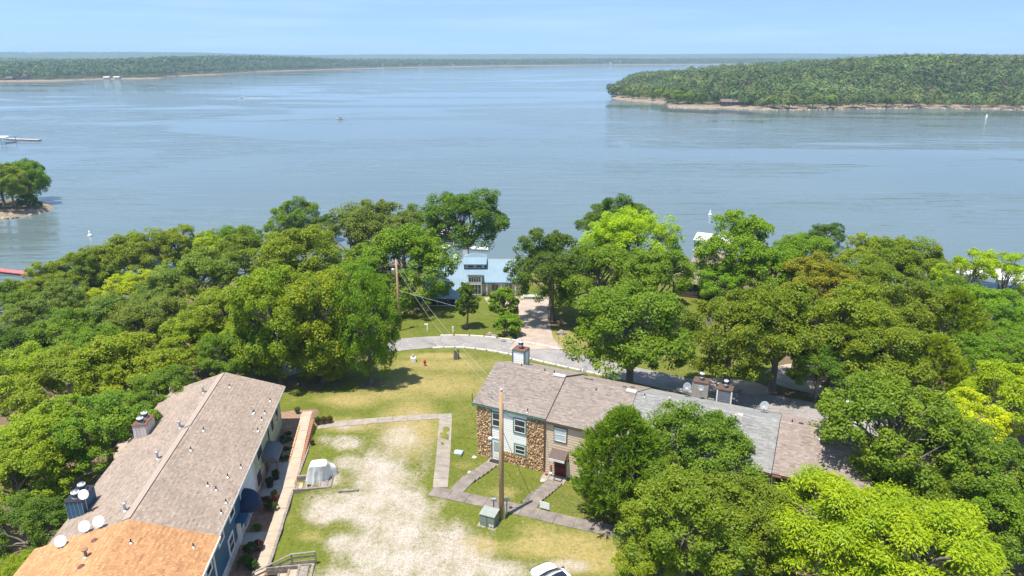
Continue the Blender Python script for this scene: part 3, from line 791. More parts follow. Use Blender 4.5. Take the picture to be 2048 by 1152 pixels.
boulders('shore_rocks', 'pale rocks lying along the shore of the wooded hill', polar_pts(px, np.clip(dd, -1.5, 4), px_r, D_r, right_prof), rg.uniform(.3, 1.1, 420), 41, M_ROCK)

# ------------------------------------------------------------------ the air
hz = NT('haze'); hz.n.remove(hz.b)
pv = hz.node('ShaderNodeVolumePrincipled')
pv.inputs['Color'].default_value = (.56, .77, .98, 1)
pv.inputs['Density'].default_value = 0.00013
pv.inputs['Anisotropy'].default_value = 0.0
hz.link(pv.outputs[0], hz.out.inputs['Volume'])
mb = MB().box(-9500, 9500, -80, 9400, -22, 92)
haze = tag(mb.build('haze', hz.m), 'thin blue summer haze over the lake', kind='stuff')

# ================================================================== TREES
def unit(a):
    return a / np.maximum(np.linalg.norm(a, axis=-1, keepdims=True), 1e-9)
def leaf_quads(c, nrm, size, rg, aspect=.55, axis=None):
    a = axis if axis is not None else rg.normal(size=c.shape)
    a = unit(a - nrm * np.sum(a * nrm, -1, keepdims=True))
    b = np.cross(nrm, a)
    s = size[:, None]
    bend = nrm * s * .18
    return np.stack([c + a * s - bend, c + b * s * aspect, c - a * s - bend, c - b * s * aspect], 1)
def make_crown(seed, lobes=13, clumps=15, leaves=150, lsize=.024, vz=.9, spread=.62, lobe_r=(.30, .46), zmin=-.62, clump_r=(.075, .175), style='leaf', cz=1.3):
    """returns (leaf mesh, wood mesh) for a tree of crown radius 1 whose crown centre stands at height 1.5"""
    rg = np.random.default_rng(seed)
    LC = []; tries = 0
    while len(LC) < lobes and tries < 3000:
        tries += 1
        d = unit(rg.normal(size=3))
        if d[2] < zmin: continue
        q = d * spread * (.75 + .35 * rg.random()) * np.array([1, 1, vz])
        if all(np.linalg.norm(q - o) > .30 for o in LC): LC.append(q)
    LC.append(np.array([0, 0, .25 * vz]))
    cc = []; co = []
    for q in LC:
        lr = rg.uniform(*lobe_r)
        n = clumps if np.linalg.norm(q) > .3 else clumps + 6
        d = unit(unit(rg.normal(size=(n, 3))) + .75 * unit(q + 1e-6) + np.array([0, 0, .35]))
        cc.append(q + d * lr * (.62 + .62 * rg.random((n, 1))) * np.array([1, 1, .9])); co.append(d)
    cc = np.concatenate(cc); co = np.concatenate(co)
    n = len(cc)
    crr = rg.uniform(*clump_r, size=n)
    ctone = rg.random(n)
    if style == 'leaf':
        e = unit(rg.normal(size=(n, leaves, 3)) + .55 * co[:, None] + np.array([0, 0, .4]))
        r = crr[:, None] * (.35 + .75 * rg.random((n, leaves)) ** .6)
        pos = cc[:, None] + e * r[..., None] * np.array([1.15, 1.15, .9])
        nrm = unit(e * .55 + np.array([0, 0, .65]) + rg.normal(size=e.shape) * .5)
        pos = pos.reshape(-1, 3); nrm = nrm.reshape(-1, 3)
        V = leaf_quads(pos, nrm, lsize * (.65 + .7 * rg.random(len(pos))), rg)
    else:      # fronds: flat sprays of long leaflets
        e = rg.normal(size=(n, leaves, 3)); e[..., 2] *= .28; e = unit(e)
        r = crr[:, None] * (.25 + .95 * rg.random((n, leaves)))
        pos = cc[:, None] + e * r[..., None] * 1.15
        pos[..., 2] -= .35 * (r ** 2) / crr[:, None]
        nrm = unit(np.array([0, 0, 1.0]) + .45 * e + rg.normal(size=e.shape) * .42)
        ax = e + rg.normal(size=e.shape) * .35
        pos = pos.reshape(-1, 3); nrm = nrm.reshape(-1, 3)
        V = leaf_quads(pos, nrm, lsize * (.8 + .6 * rg.random(len(pos))), rg, .36, ax.reshape(-1, 3))
    V = V + np.array([0, 0, cz])
    tone = np.clip(np.repeat(ctone, leaves) * .55 + rg.random(len(pos)) * .55, 0, 1)
    leaf = quads_mesh('crown', V, M_LEAF, dict(tone=tone))
    # wood: trunk, limbs to the lobes, boughs to the clumps
    mb = MB()
    top = Vector((rg.normal() * .05, rg.normal() * .05, cz - .1))
    mb.tube([(0, 0, -.08), (0, 0, .0), (.01, 0, .25), tuple(top * .6), tuple(top)], [.11, .085, .068, .058, .04], 8)
    ci = 0
    for q in LC:
        q3 = Vector(q) + Vector((0, 0, cz))
        st = Vector((top.x, top.y, 0)) * .5 + Vector((0, 0, rg.uniform(.42, .8) * cz))
        mid = st.lerp(q3, .5) + Vector((rg.normal() * .05, rg.normal() * .05, .06))
        mb.tube([st, mid, q3], [.036, .024, .012], 5, False)
        for _ in range(clumps if np.linalg.norm(q) > .3 else clumps + 6):
            if ci % 2 == 0:
                e3 = Vector(cc[ci]) + Vector((0, 0, cz)); m2 = mid.lerp(q3, rg.uniform(.3, 1))
                k = m2.lerp(e3, .55) + Vector((rg.normal() * .025, rg.normal() * .025, rg.normal() * .02))
                mb.tube([m2, k, e3], [.011, .008, .004], 4, False)
            ci += 1
    wood = mb.mesh('trunk', M_BARK, True)
    return leaf, wood
def make_pine(seed, tufts=1500, conical=True):
    rg = np.random.default_rng(seed); cz = 1.42
    zz = rg.random(tufts * 3) * 2.25 - 1.25
    prof = np.interp(zz, [-1.25, -.9, -.4, .1, .55, 1.0], [.55, .85, 1.0, .82, .5, .12])
    az = rg.random(tufts * 3) * 6.283
    lump = 1 + .14 * np.sin(az * 4 + zz * 5) + .12 * np.sin(az * 7 - zz * 9)
    rr = prof * lump * np.sqrt(rg.uniform(.30, 1.0, tufts * 3))
    c = np.stack([rr * np.cos(az), rr * np.sin(az), zz + .12 * rr], -1)[:tufts]
    az = az[:tufts]
    out = np.stack([np.cos(az), np.sin(az), np.full(tufts, 1.15)], -1)
    out = unit(out + rg.normal(size=out.shape) * .25)
    nn = 13
    d = unit(out[:, None] + rg.normal(size=(tufts, nn, 3)) * .42)
    L = (.085 + .06 * rg.random((tufts, nn)))[..., None]
    base = c[:, None] + out[:, None] * (rg.random((tufts, nn, 1)) - .4) * .13
    side = unit(np.cross(d, rg.normal(size=d.shape))) * .013
    V = np.stack([base - side, base + side, base + side * .4 + d * L, base - side * .4 + d * L], 2).reshape(-1, 4, 3) + np.array([0, 0, cz])
    tone = np.clip(np.repeat(rg.random(tufts), nn) * .6 + rg.random(tufts * nn) * .5, 0, 1)
    leaf = quads_mesh('crown', V, M_LEAF, dict(tone=tone))
    mb = MB(); mb.tube([(0, 0, -.05), (0, 0, .8), (.01, .01, 1.6), (0, 0, 2.4)], [.07, .055, .04, .012], 8)
    for i in range(60):
        q = c[rg.integers(tufts)]
        z0 = cz + q[2] - .15
        mb.tube([(0, 0, z0), (q[0] * .5, q[1] * .5, z0 + .02), (q[0], q[1], cz + q[2])], [.018, .012, .005], 4, False)
    return leaf, mb.mesh('trunk', M_BARK, True)
PROTO = dict(
    tall2=make_crown(121, 20, 13, 150, vz=1.0, spread=.64, zmin=-.95, cz=1.15, lobe_r=(.24, .40)),
    oakhi=make_crown(122, 16, 14, 150, cz=1.75, zmin=-.8),
    low=make_crown(120, 15, 15, 150, cz=.85, zmin=-.8),
    oak=make_crown(101), oak2=make_crown(102, 12, 16, 150), oak3=make_crown(103, 15, 13, 150, spread=.66, lobe_r=(.26, .42)),
    oak4=make_crown(104, 11, 17, 145, spread=.64, lobe_r=(.28, .44)), oak5=make_crown(105, 16, 13, 150, spread=.66, lobe_r=(.26, .40), zmin=-.6),
    tall=make_crown(106, 20, 13, 150, vz=1.0, spread=.6, zmin=-1, cz=1.12), dome=make_crown(107, 18, 16, 150, lsize=.018, spread=.56, lobe_r=(.38, .46), clump_r=(.09, .13)),
    airy=make_crown(108, 10, 9, 150, cz=1.6, lsize=.026, spread=.75, lobe_r=(.22, .34), clump_r=(.10, .16)), airy2=make_crown(109, 12, 9, 150, cz=1.5, lsize=.026, spread=.75, lobe_r=(.22, .36)),
    frond=make_crown(110, 19, 10, 150, lsize=.027, spread=.72, lobe_r=(.16, .30), clump_r=(.12, .21), style='frond'), frond2=make_crown(111, 24, 10, 140, lsize=.025, spread=.74, lobe_r=(.15, .28), clump_r=(.10, .19), style='frond'),
    small=make_crown(112, 11, 12, 56, cz=1.35, lsize=.055, spread=.56, zmin=-.8), pine=make_pine(113, 1500), pine2=make_pine(114, 1100),
)
def tree(px_py_label, x, y, r, kind, colour, squash, rg, name='tree', cat='tree', group=None, zoff=0.0, z=None):
    leaf, wood = PROTO[kind]
    g = (Tz(x, y) if z is None else z) + zoff
    root = thing(name, px_py_label, cat, (x, y, g), rg.uniform(0, 6.28), group)
    sc = (r, r, r * squash * TR_V)
    c = link('crown', leaf, root, scale=sc); w = link('trunk', wood, root, scale=sc)
    j = rg.uniform(.9, 1.1)
    col = GREENS[colour]
    c.color = (col[0] * j, col[1] * rg.uniform(.94, 1.06) * j, col[2], 1)
    return root
rg = np.random.default_rng(77)
NAMES = {'pine': 'pine_tree', 'pine2': 'pine_tree', 'small': 'young_tree'}
for t_, (x, y, r) in zip(TREES, _st):
    tree(t_[6], x, y, r, t_[3], t_[4], t_[5], rg, NAMES.get(t_[3], 'broadleaf_tree'))

# bare tree by the brown house
def bare_tree(label, x, y, h, seed):
    rg = np.random.default_rng(seed); mb = MB()
    def grow(p, d, L, r, lev):
        q = p + d * L
        mb.tube([p, p.lerp(q, .5) + Vector(rg.normal(size=3) * L * .05), q], [r, r * .8, r * .6], 5, False)
        if lev == 0: return
        for _ in range(3 if lev > 1 else 4):
            nd = (d + Vector(rg.normal(size=3)) * .42 + Vector((0, 0, .1))).normalized()
            grow(p.lerp(q, rg.uniform(.55, 1)), nd, L * rg.uniform(.6, .8), r * .58, lev - 1)
    grow(Vector((0, 0, -.2)), Vector((0, 0, 1)), h * .32, .17, 4)
    root = thing('bare_tree', label, 'tree', (x, y, Tz(x, y)))
    mb.build('trunk', M_BARK_PALE, root, True)
bare_tree('leafless grey tree standing against the brown house in the right wood', *on_ground(1407, 592)[:2], 10.5, 5)

# shrubs
SHRUB = make_crown(131, 9, 10, 60, cz=1.5, lsize=.06, vz=.8, spread=.5, lobe_r=(.34, .44), zmin=-.2)
def shrub(label, x, y, r, colour, h=1.0, z=None, name='shrub', group=None):
    root = thing(name, label, 'shrub', (x, y, (Tz(x, y) if z is None else z)), random.uniform(0, 6.28), group)
    c = link('foliage', SHRUB[0], root, loc=(0, 0, -1.5 * r * h + .62 * r * h), scale=(r, r, r * h))
    col = colour if isinstance(colour, tuple) else GREENS[colour]
    c.color = (*col, 1)
    mb = MB()
    for i in range(5):
        a = i * 1.26
        mb.tube([(.04 * r * math.cos(a), .04 * r * math.sin(a), -.05), (.3 * r * math.cos(a), .3 * r * math.sin(a), .5 * r * h), (.5 * r * math.cos(a), .5 * r * math.sin(a), .9 * r * h)], [.04 * r, .03 * r, .01 * r], 5)
    mb.build('stem', M_BARK, root)
    return root
b = on_ground(1016, 672); shrub('large round bush at the corner of lawn and driveway', b[0], b[1], 2.1, 'br', 1.15)

# ================================================================== ROADS AND WALKS
def ribbon(name, label, pts, width, mat, lift, n=60, kind='structure'):
    P = np.array([p[:2] for p in pts], float)
    seg = np.r_[0, np.cumsum(np.hypot(*np.diff(P, axis=0).T))]
    # smooth through the points
    s = np.linspace(0, seg[-1], n)
    def cr(i, k):
        return np.interp(s, seg, P[:, k])
    X, Y = cr(0, 0), cr(0, 1)
    for _ in range(int(n / 8)):
        X[1:-1] = .25 * X[:-2] + .5 * X[1:-1] + .25 * X[2:]; Y[1:-1] = .25 * Y[:-2] + .5 * Y[1:-1] + .25 * Y[2:]
    tx, ty = np.gradient(X), np.gradient(Y); L = np.hypot(tx, ty); nx, ny = -ty / L, tx / L
    W = np.interp(s, seg, width) if hasattr(width, '__len__') else np.full(n, width)
    m = 9
    off = np.linspace(-.5, .5, m)[:, None]
    GX_, GY_ = X + nx * W * off, Y + ny * W * off
    Z = T(GX_, GY_) + lift
    return tag(link(name, grid_mesh(name, GX_, GY_, Z, mat)), label, kind=kind), X, Y, nx, ny, W
t = NT('asphalt'); p = t.pos(); n1 = t.noise(p, .35, 4, .6); n2 = t.noise(p, 12, 3, .7); n3 = t.noise(t.pos((1, 1, 1)), 1.6, 4, .6)
c = t.mix(t.ramp(n1, .35, .65), (.245, .222, .21), (.32, .295, .275)); c = t.mix(t.ramp(n2, .3, .7), t.mix(1.0, c, (.85, .85, .85), 'MULTIPLY'), c)
c = t.mix(t.ramp(n3, .62, .68), c, (.40, .37, .33))
vo = t.node('ShaderNodeTexVoronoi', feature='DISTANCE_TO_EDGE'); vo.inputs['Scale'].default_value = .32
wp_ = t.node('ShaderNodeVectorMath', operation='ADD'); nz_ = t.node('ShaderNodeTexNoise'); nz_.inputs['Scale'].default_value = .8; t.link(p, nz_.inputs['Vector'])
t.link(p, wp_.inputs[0]); t.link(nz_.outputs['Color'], wp_.inputs[1]); t.link(wp_.outputs[0], vo.inputs['Vector'])
c = t.mix(t.ramp(vo.outputs['Distance'], .0, .018, .7, 0), c, (.10, .09, .085)); t.color(c); t.rough(.92, .15); t.bump(n2, .3, .03)
M_ASPH = t.m
M_DRIVE = pm('driveway_concrete', (.42, .335, .265), (.31, .245, .20), .5, .92, .2, 12)
M_KERB = pm('kerb_concrete', (.66, .60, .52), (.52, .47, .40), 1.2, .9, .2, 10)
rd_pts = [on_ground(*q) for q in [(560, 742), (640, 724), (700, 706), (790, 690), (860, 683.5), (930, 682), (1000, 690), (1070, 704), (1140, 721), (1230, 741), (1330, 763), (1430, 784), (1540, 806), (1640, 826), (1800, 866)]]
road, RX, RY, RNX, RNY, RW = ribbon('road', 'grey asphalt lane curving behind the townhouses', rd_pts, 5.0, M_ASPH, .05, 130)
road['kind'] = 'structure'
def kerb_run(i0, i1, side, gapsz=.06, step=3):
    for i in range(i0, i1, step):
        j = i + step
        a = np.array([RX[i] + side * RNX[i] * (RW[i] / 2 + .12), RY[i] + side * RNY[i] * (RW[i] / 2 + .12)])
        b = np.array([RX[j] + side * RNX[j] * (RW[j] / 2 + .12), RY[j] + side * RNY[j] * (RW[j] / 2 + .12)])
        d = (b - a) / np.linalg.norm(b - a)
        a = a + d * gapsz; b = b - d * gapsz * (1 + 3 * random.random())
        za, zb = Tz(*a), Tz(*b)
        MB().beam((a[0], a[1], za + .05), (b[0], b[1], zb + .05), .26, .26).build('kerb_stone', M_KERB, road, bevel=.02)
side_near = -1 if RNY[60] > 0 else 1
kerb_run(34, 82, side_near)
kerb_run(36, 62, -side_near)
dr = [on_ground(*q) for q in [(1073, 700), (1070, 680), (1069, 650), (1066, 622), (1062, 600)]]
ribbon('driveway', 'tan concrete driveway leading up to the blue-roofed house', dr, [7.4, 5.2, 4.7, 4.7, 5.4], M_DRIVE, .075, 30)
ap = [on_ground(*q) for q in [(975, 606), (1020, 603), (1068, 602), (1100, 604)]]
ribbon('parking_apron', 'tan concrete apron in front of the blue-roofed house', ap, 6.5, M_DRIVE, .06, 24)
dr2 = [on_ground(*q) for q in [(1700, 802), (1640, 778), (1585, 768), (1560, 752), (1600, 738), (1680, 742)]]
ribbon('driveway', 'brown shaded driveway curving under the oaks on the right', dr2, 4.2, M_DRIVE, .07, 40)
dr3 = [on_ground(*q) for q in [(1400, 775), (1450, 768), (1500, 775), (1520, 790)]]
ribbon('parking_apron', 'pale concrete pull-in behind the grey roof', dr3, 4.0, M_DRIVE, .08, 24)
dr4 = [on_ground(*q) for q in [(240, 1000), (278, 860), (300, 800), (340, 740), (420, 690)]]
ribbon('lane', 'tan concrete lane behind the left row of houses, under the oaks', dr4, 3.6, M_DRIVE, .06, 40)

def slab_path(name, label, pts, width, slab=1.5, mat=M_CONC, lift=.045, th=.16):
    root = tag(link(name, MB().add([(0, 0, 0)], []).mesh(name, mat)), label, kind='structure')
    P = np.array([p[:2] for p in pts], float)
    for k in range(len(P) - 1):
        a, b = P[k], P[k + 1]; d = b - a; L = np.linalg.norm(d); d = d / L; n_ = np.array([-d[1], d[0]])
        m = max(1, int(round(L / slab)))
        for i in range(m):
            s0, s1 = L * i / m + .012, L * (i + 1) / m - .012
            q = [a + d * s0 - n_ * width / 2, a + d * s1 - n_ * width / 2, a + d * s1 + n_ * width / 2, a + d * s0 + n_ * width / 2]
            j = random.uniform(-.008, .012)
            zs = [Tz(*v) + lift + j for v in q]
            vs = [(v[0], v[1], z - th) for v, z in zip(q, zs)] + [(v[0], v[1], z) for v, z in zip(q, zs)]
            MB().add(vs, [(0, 3, 2, 1), (4, 5, 6, 7), (0, 1, 5, 4), (1, 2, 6, 5), (2, 3, 7, 6), (3, 0, 4, 7)]).build('slab', mat, root)
    return root
wA = on_ground(880, 984); wB = on_ground(892, 832); wC = on_ground(636, 853); wD = on_ground(1010, 1013); wE = on_ground(1110, 1037); wF = on_ground(1270, 1072)
dAB = (wB - wA)[:2]; dAB /= np.linalg.norm(dAB)
slab_path('sidewalk', 'concrete walk between the gravel court and the stone-fronted townhouse', [wA[:2] + dAB * .65, wB[:2] - dAB * .65], 1.3)
slab_path('sidewalk', 'concrete walk crossing from the brick walk to the corner by the stone townhouse', [wB[:2] + np.array([.6, 0]), wC[:2]], 1.2)
slab_path('sidewalk', 'concrete walk running past the utility pole towards the pine', [wA[:2] + np.array([-.75, .15]), wD[:2], wE[:2], wF[:2]], 1.35, 1.5, M_CONC2)
def steps(name, label, a, b, width, n, mat):
    root = thing(name, label, 'steps', (a[0], a[1], a[2]))
    d = np.array(b[:2]) - np.array(a[:2]); L = np.linalg.norm(d); d /= L; n_ = np.array([-d[1], d[0]])
    for i in range(n):
        s0, s1 = L * i / n, L * (i + 1) / n - .01
        mp_ = np.array(a[:2]) + d * (s0 + s1) / 2
        z = max(Tz(*(mp_ + n_ * k_ * width / 2 + d * j_ * L / n / 2)) for k_ in (-1, 1) for j_ in (-1, 1)) + .05
        q = [a[:2] + d * s0 - n_ * width / 2, a[:2] + d * s1 - n_ * width / 2, a[:2] + d * s1 + n_ * width / 2, a[:2] + d * s0 + n_ * width / 2]
        vs = [(v[0] - a[0], v[1] - a[1], z - .5 - a[2]) for v in q] + [(v[0] - a[0], v[1] - a[1], z - a[2]) for v in q]
        MB().add(vs, [(0, 3, 2, 1), (4, 5, 6, 7), (0, 1, 5, 4), (1, 2, 6, 5), (2, 3, 7, 6), (3, 0, 4, 7)]).build('step', mat, root, bevel=.015)
    return root
s0 = on_ground(912, 984); e0 = town(2.0, -1.15)
steps('garden_steps', 'concrete steps leading down to the white door of the stone townhouse', s0, e0, 1.25, 8, M_CONC2)
MB().box(-.62, .62, -.55, .6, -.06, .06).build('landing', M_CONC, None, loc=town(2.05, -.62, 0.02), rot=(0, 0, TROT))
bpy.data.objects['landing']['label'] = 'small concrete landing at the white door'; bpy.data.objects['landing']['kind'] = 'structure'
s1 = on_ground(1052, 1020); e1 = town(8.55, -1.3)
steps('garden_steps', 'worn concrete steps leading down to the red door', s1, e1, 1.35, 9, M_CONC2)
o = MB().box(-1.5, .75, -.6, .7, -.06, .06).build('landing', M_CONC, None, loc=town(8.55, -.72, 0.02), rot=(0, 0, TROT))
tag(o, 'narrow concrete landing in front of the red door', kind='structure')

# ================================================================== BUILDING KIT
PAL_TAUPE = [(0.249, 0.206, 0.173), (0.228, 0.188, 0.158), (0.276, 0.228, 0.191), (0.208, 0.172, 0.145), (0.262, 0.216, 0.181)]
PAL_GREY = [(0.241, 0.236, 0.221), (0.226, 0.221, 0.207), (0.27, 0.262, 0.246), (0.213, 0.208, 0.195), (0.252, 0.245, 0.23)]
PAL_BROWN = [(0.274, 0.215, 0.182), (0.251, 0.198, 0.168), (0.298, 0.234, 0.199), (0.237, 0.187, 0.159)]
PAL_LEFT = [(0.309, 0.24, 0.189), (0.284, 0.22, 0.173), (0.33, 0.257, 0.203), (0.271, 0.211, 0.165)]
PAL_ORANGE = [(0.421, 0.22, 0.103), (0.378, 0.197, 0.093), (0.462, 0.24, 0.113), (0.402, 0.21, 0.098), (0.497, 0.258, 0.122)]
def roof_slope(parent, name, O, U, V, pal, seed, course=.165, tab=.33, deck=.10, deck_mat=None):
    """O corner at the eave, U along the eave, V up the slope (full vectors); shingle tabs laid in courses over a solid deck"""
    rg = np.random.default_rng(seed)
    O, U, V = (np.asarray(a, float) for a in (O, U, V))
    W, L = np.linalg.norm(U), np.linalg.norm(V); u, v = U / W, V / L
    n = np.cross(u, v); n /= np.linalg.norm(n)
    if n[2] < 0: n = -n
    mb = MB(); b = -n * deck
    vs = [O + b, O + U + b, O + U + V + b, O + V + b, O, O + U, O + U + V, O + V]
    mb.add(vs, [(0, 3, 2, 1), (4, 5, 6, 7), (0, 1, 5, 4), (1, 2, 6, 5), (2, 3, 7, 6), (3, 0, 4, 7)])
    d = mb.build(name, deck_mat or pm('roof_deck', (.16, .13, .11), None, 3, .9), parent)
    faces = []; cols = []
    pal = np.array(pal)
    m = int(L / course)
    for i in range(m):
        x = -rg.random() * tab
        while x < W:
            w = tab * rg.uniform(.6, 1.35)
            a, c = max(x, 0), min(x + w - .012, W)
            x += w
            if c - a < .03: continue
            y0, y1 = i * course - rg.random() * .012, min((i + 1) * course + .05, L)
            lift = .020 + .008 * rg.random()
            faces.append([O + u * a + v * y0 + n * lift, O + u * c + v * y0 + n * lift, O + u * c + v * y1 + n * .004, O + u * a + v * y1 + n * .004])
            cols.append(pal[rg.integers(len(pal))] * rg.uniform(.94, 1.06) * (.96 + .08 * (i % 2)) * (.82 if rg.random() < .09 else 1.01))
    me = quads_mesh('shingles', np.array(faces), M_SHINGLE, dict(tint=np.array(cols)))
    o = link('shingles', me, d); o['kind'] = 'stuff'
    return d
def ridge_cap(parent, p0, p1, pal, seed, w=.32):
    rg = np.random.default_rng(seed); p0 = np.asarray(p0, float); p1 = np.asarray(p1, float)
    L = np.linalg.norm(p1 - p0); d = (p1 - p0) / L; s = np.cross(d, [0, 0, 1]); s /= np.linalg.norm(s)
    F = []; C = []; x = 0
    while x < L:
        e = min(x + .3, L)
        for sg in (-1, 1):
            a, b = p0 + d * x, p0 + d * e
            F.append([a + [0, 0, .045], b + [0, 0, .03], b + s * sg * w / 2 + [0, 0, -.035], a + s * sg * w / 2 + [0, 0, -.02]]); C.append(np.array(pal[rg.integers(len(pal))]) * rg.uniform(.95, 1.15))
        x = e
    o = link('ridge_cap', quads_mesh('ridge_cap', np.array(F), M_SHINGLE, dict(tint=np.array(C))), parent); o['kind'] = 'stuff'
def siding(parent, name, O, U, z0, z1, out, mat, pitch=.2):
    """lapped boards; O = (x,y) start, U = (x,y) run, out = (x,y) outward unit"""
    mb = MB(); z = z0; O = np.asarray(O, float); U = np.asarray(U, float); out = np.asarray(out, float)
    while z < z1 - .02:
        t1 = min(z + pitch, z1)
        a = O + out * .035; b = O + out * .012
        vs = [(*a, z), (*(a + U), z), (*(b + U), t1), (*b, t1), (*O, z), (*(O + U), z), (*(O + U), t1), (*O, t1)]
        mb.add(vs, [(0, 1, 2, 3), (0, 4, 5, 1), (0, 3, 7, 4), (1, 5, 6, 2)])
        z = t1
    o = mb.build(name, mat, parent); o['kind'] = 'stuff'
    return o
def stonework(parent, O, U, z0, z1, out, seed):
    """irregular split stones standing proud of a mortar bed"""
    rg = np.random.default_rng(seed); O = np.asarray(O, float); U = np.asarray(U, float); out = np.asarray(out, float)
    W = np.linalg.norm(U); u = U / W
    F = []; C = []
    pal = np.array([(.50, .345, .19), (.44, .295, .155), (.56, .41, .245), (.36, .235, .125), (.48, .325, .17), (.58, .44, .28), (.30, .195, .11)])
    def P(a, z, d): 
        q = O + u * a + out * d; return np.array([q[0], q[1], z])
    z = z0
    while z < z1 - .05:
        h = rg.uniform(.11, .21)
        if z1 - z < h * 1.3: h = z1 - z
        a = 0.0
        while a < W - .02:
            w = rg.uniform(.13, .36)
            if W - a < w * 1.3: w = W - a
            j = lambda: rg.uniform(-.03, .03)
            q = [(a + .015, z + .015), (a + w - .015, z + .015), (a + w - .015, z + h - .015), (a + .015, z + h - .015)]
            q = [(min(max(x + (j() if .06 < x < W - .06 else 0), 0), W), y + (j() if z0 + .06 < y < z1 - .06 else 0)) for x, y in q]
            d = rg.uniform(.05, .13); cx_ = sum(x for x, _ in q) / 4; cy_ = sum(y for _, y in q) / 4
            f = [P(cx_ + (x - cx_) * .72, cy_ + (y - cy_) * .72, d + rg.uniform(-.02, .02)) for x, y in q]
            g = [P(x, y, .012) for x, y in q]
            col = pal[rg.integers(len(pal))] * rg.uniform(.9, 1.1) * np.array([1.08, 1.0, .96])
            F.append(f); C.append(col)
            for k in range(4):
                F.append([g[k], g[(k + 1) % 4], f[(k + 1) % 4], f[k]]); C.append(col)
            a += w
        z += h
    o = link('stone_facing', quads_mesh('stone_facing', np.array(F), M_STONE, dict(tint=np.array(C))), parent); o['kind'] = 'stuff'
    return o
def window(parent, c, u, out, w, h, frame, panes=(1, 2), depth=.07, fw=.07, blind=False, name='window', trim=None, tw=.10):
    """c = centre of the opening on the wall (x,y,z); u = unit run (x,y); out = outward unit (x,y)"""
    c = np.asarray(c, float); u = np.array([u[0], u[1], 0.]); out = np.array([out[0], out[1], 0.])
    def bar(mb, a0, a1, b0, b1, d0, d1):
        vs = []
        for d in (d0, d1):
            for a, b in ((a0, b0), (a1, b0), (a1, b1), (a0, b1)): vs.append(c + u * a + out * d + np.array([0, 0, b]))
        mb.add(vs, [(0, 3, 2, 1), (4, 5, 6, 7), (0, 1, 5, 4), (1, 2, 6, 5), (2, 3, 7, 6), (3, 0, 4, 7)])
    mb = MB(); W, H_ = w / 2, h / 2
    bar(mb, -W, -W + fw, -H_, H_, .0, depth); bar(mb, W - fw, W, -H_, H_, 0, depth)
    bar(mb, -W + fw, W - fw, H_ - fw, H_, 0, depth); bar(mb, -W + fw, W - fw, -H_, -H_ + fw, 0, depth)
    for i in range(1, panes[0]):
        a = -W + fw + (w - 2 * fw) * i / panes[0]; bar(mb, a - .025, a + .025, -H_ + fw, H_ - fw, .01, depth - .01)
    for i in range(1, panes[1]):
        b_ = -H_ + fw + (h - 2 * fw) * i / panes[1]; bar(mb, -W + fw, W - fw, b_ - .03, b_ + .03, .012, depth - .006)
    o = mb.build(name, frame, parent)
    k = 0
    for i in range(panes[0]):
        for j in range(panes[1]):
            a0 = -W + fw + (w - 2 * fw) * i / panes[0]; a1 = -W + fw + (w - 2 * fw) * (i + 1) / panes[0]
            b0 = -H_ + fw + (h - 2 * fw) * j / panes[1]; b1 = -H_ + fw + (h - 2 * fw) * (j + 1) / panes[1]
            g = MB(); bar(g, a0, a1, b0, b1, .038, .045)
            g.build('pane', M_BLIND if (blind and j >= panes[1] - (1 if blind == 1 else 2)) else M_GLASS, o)
    if trim:
        tb = MB()
        bar(tb, -W - tw, -W - .002, -H_ - tw, H_ + tw, .0, depth * .8); bar(tb, W + .002, W + tw, -H_ - tw, H_ + tw, 0, depth * .8)
        bar(tb, -W, W, H_ + .002, H_ + tw, 0, depth * .8); bar(tb, -W, W, -H_ - tw, -H_ - .002, 0, depth * .8)
        tb.build('trim', trim, o)
    return o
M_BLIND = pm('window_blind', (.62, .64, .63), (.5, .53, .53), 2, .5, stretch=(1, 1, 12))
def vent_pipe(parent, x, y, z, r=.05, h=.38, mat=None, flash=True, cap=False):
    mb = MB(); mb.tube([(x, y, z - .1), (x, y, z + h)], r, 8)
    if cap: mb.lathe([(r * 1.7, h), (r * 2.3, h + .04), (r * 2.3, h + .12), (r * .6, h + .17)], 10, (x, y, z))
    o = mb.build('vent_pipe', mat or M_BLACK, parent)
    if flash: MB().lathe([(r * 3.2, -.03), (r * 2.6, .05), (r * 1.1, .10)], 10, (x, y, z)).build('flashing', M_GALV, o)
    return o
def box_vent(parent, x, y, z, mat):
    return MB().box(x - .19, x + .19, y - .15, y + .15, z - .08, z + .10).build('roof_vent', mat, parent, bevel=.03)
def flue(parent, x, y, z, r=.2, h=.75, n=3):
    o = MB().lathe([(r * .82, 0), (r * .82, h)], 14, (x, y, z)).build('flue', M_GALV, parent, True)
    for i in range(n):
        zz = h - .12 - i * .2
        MB().lathe([(r, zz - .06), (r * 1.12, zz - .03), (r * 1.12, zz + .04), (r * .9, zz + .08)], 14, (x, y, z)).build('band', M_WHITE if i == 0 else (M_DARKM if i % 2 else M_GALV), o, True)
    return o
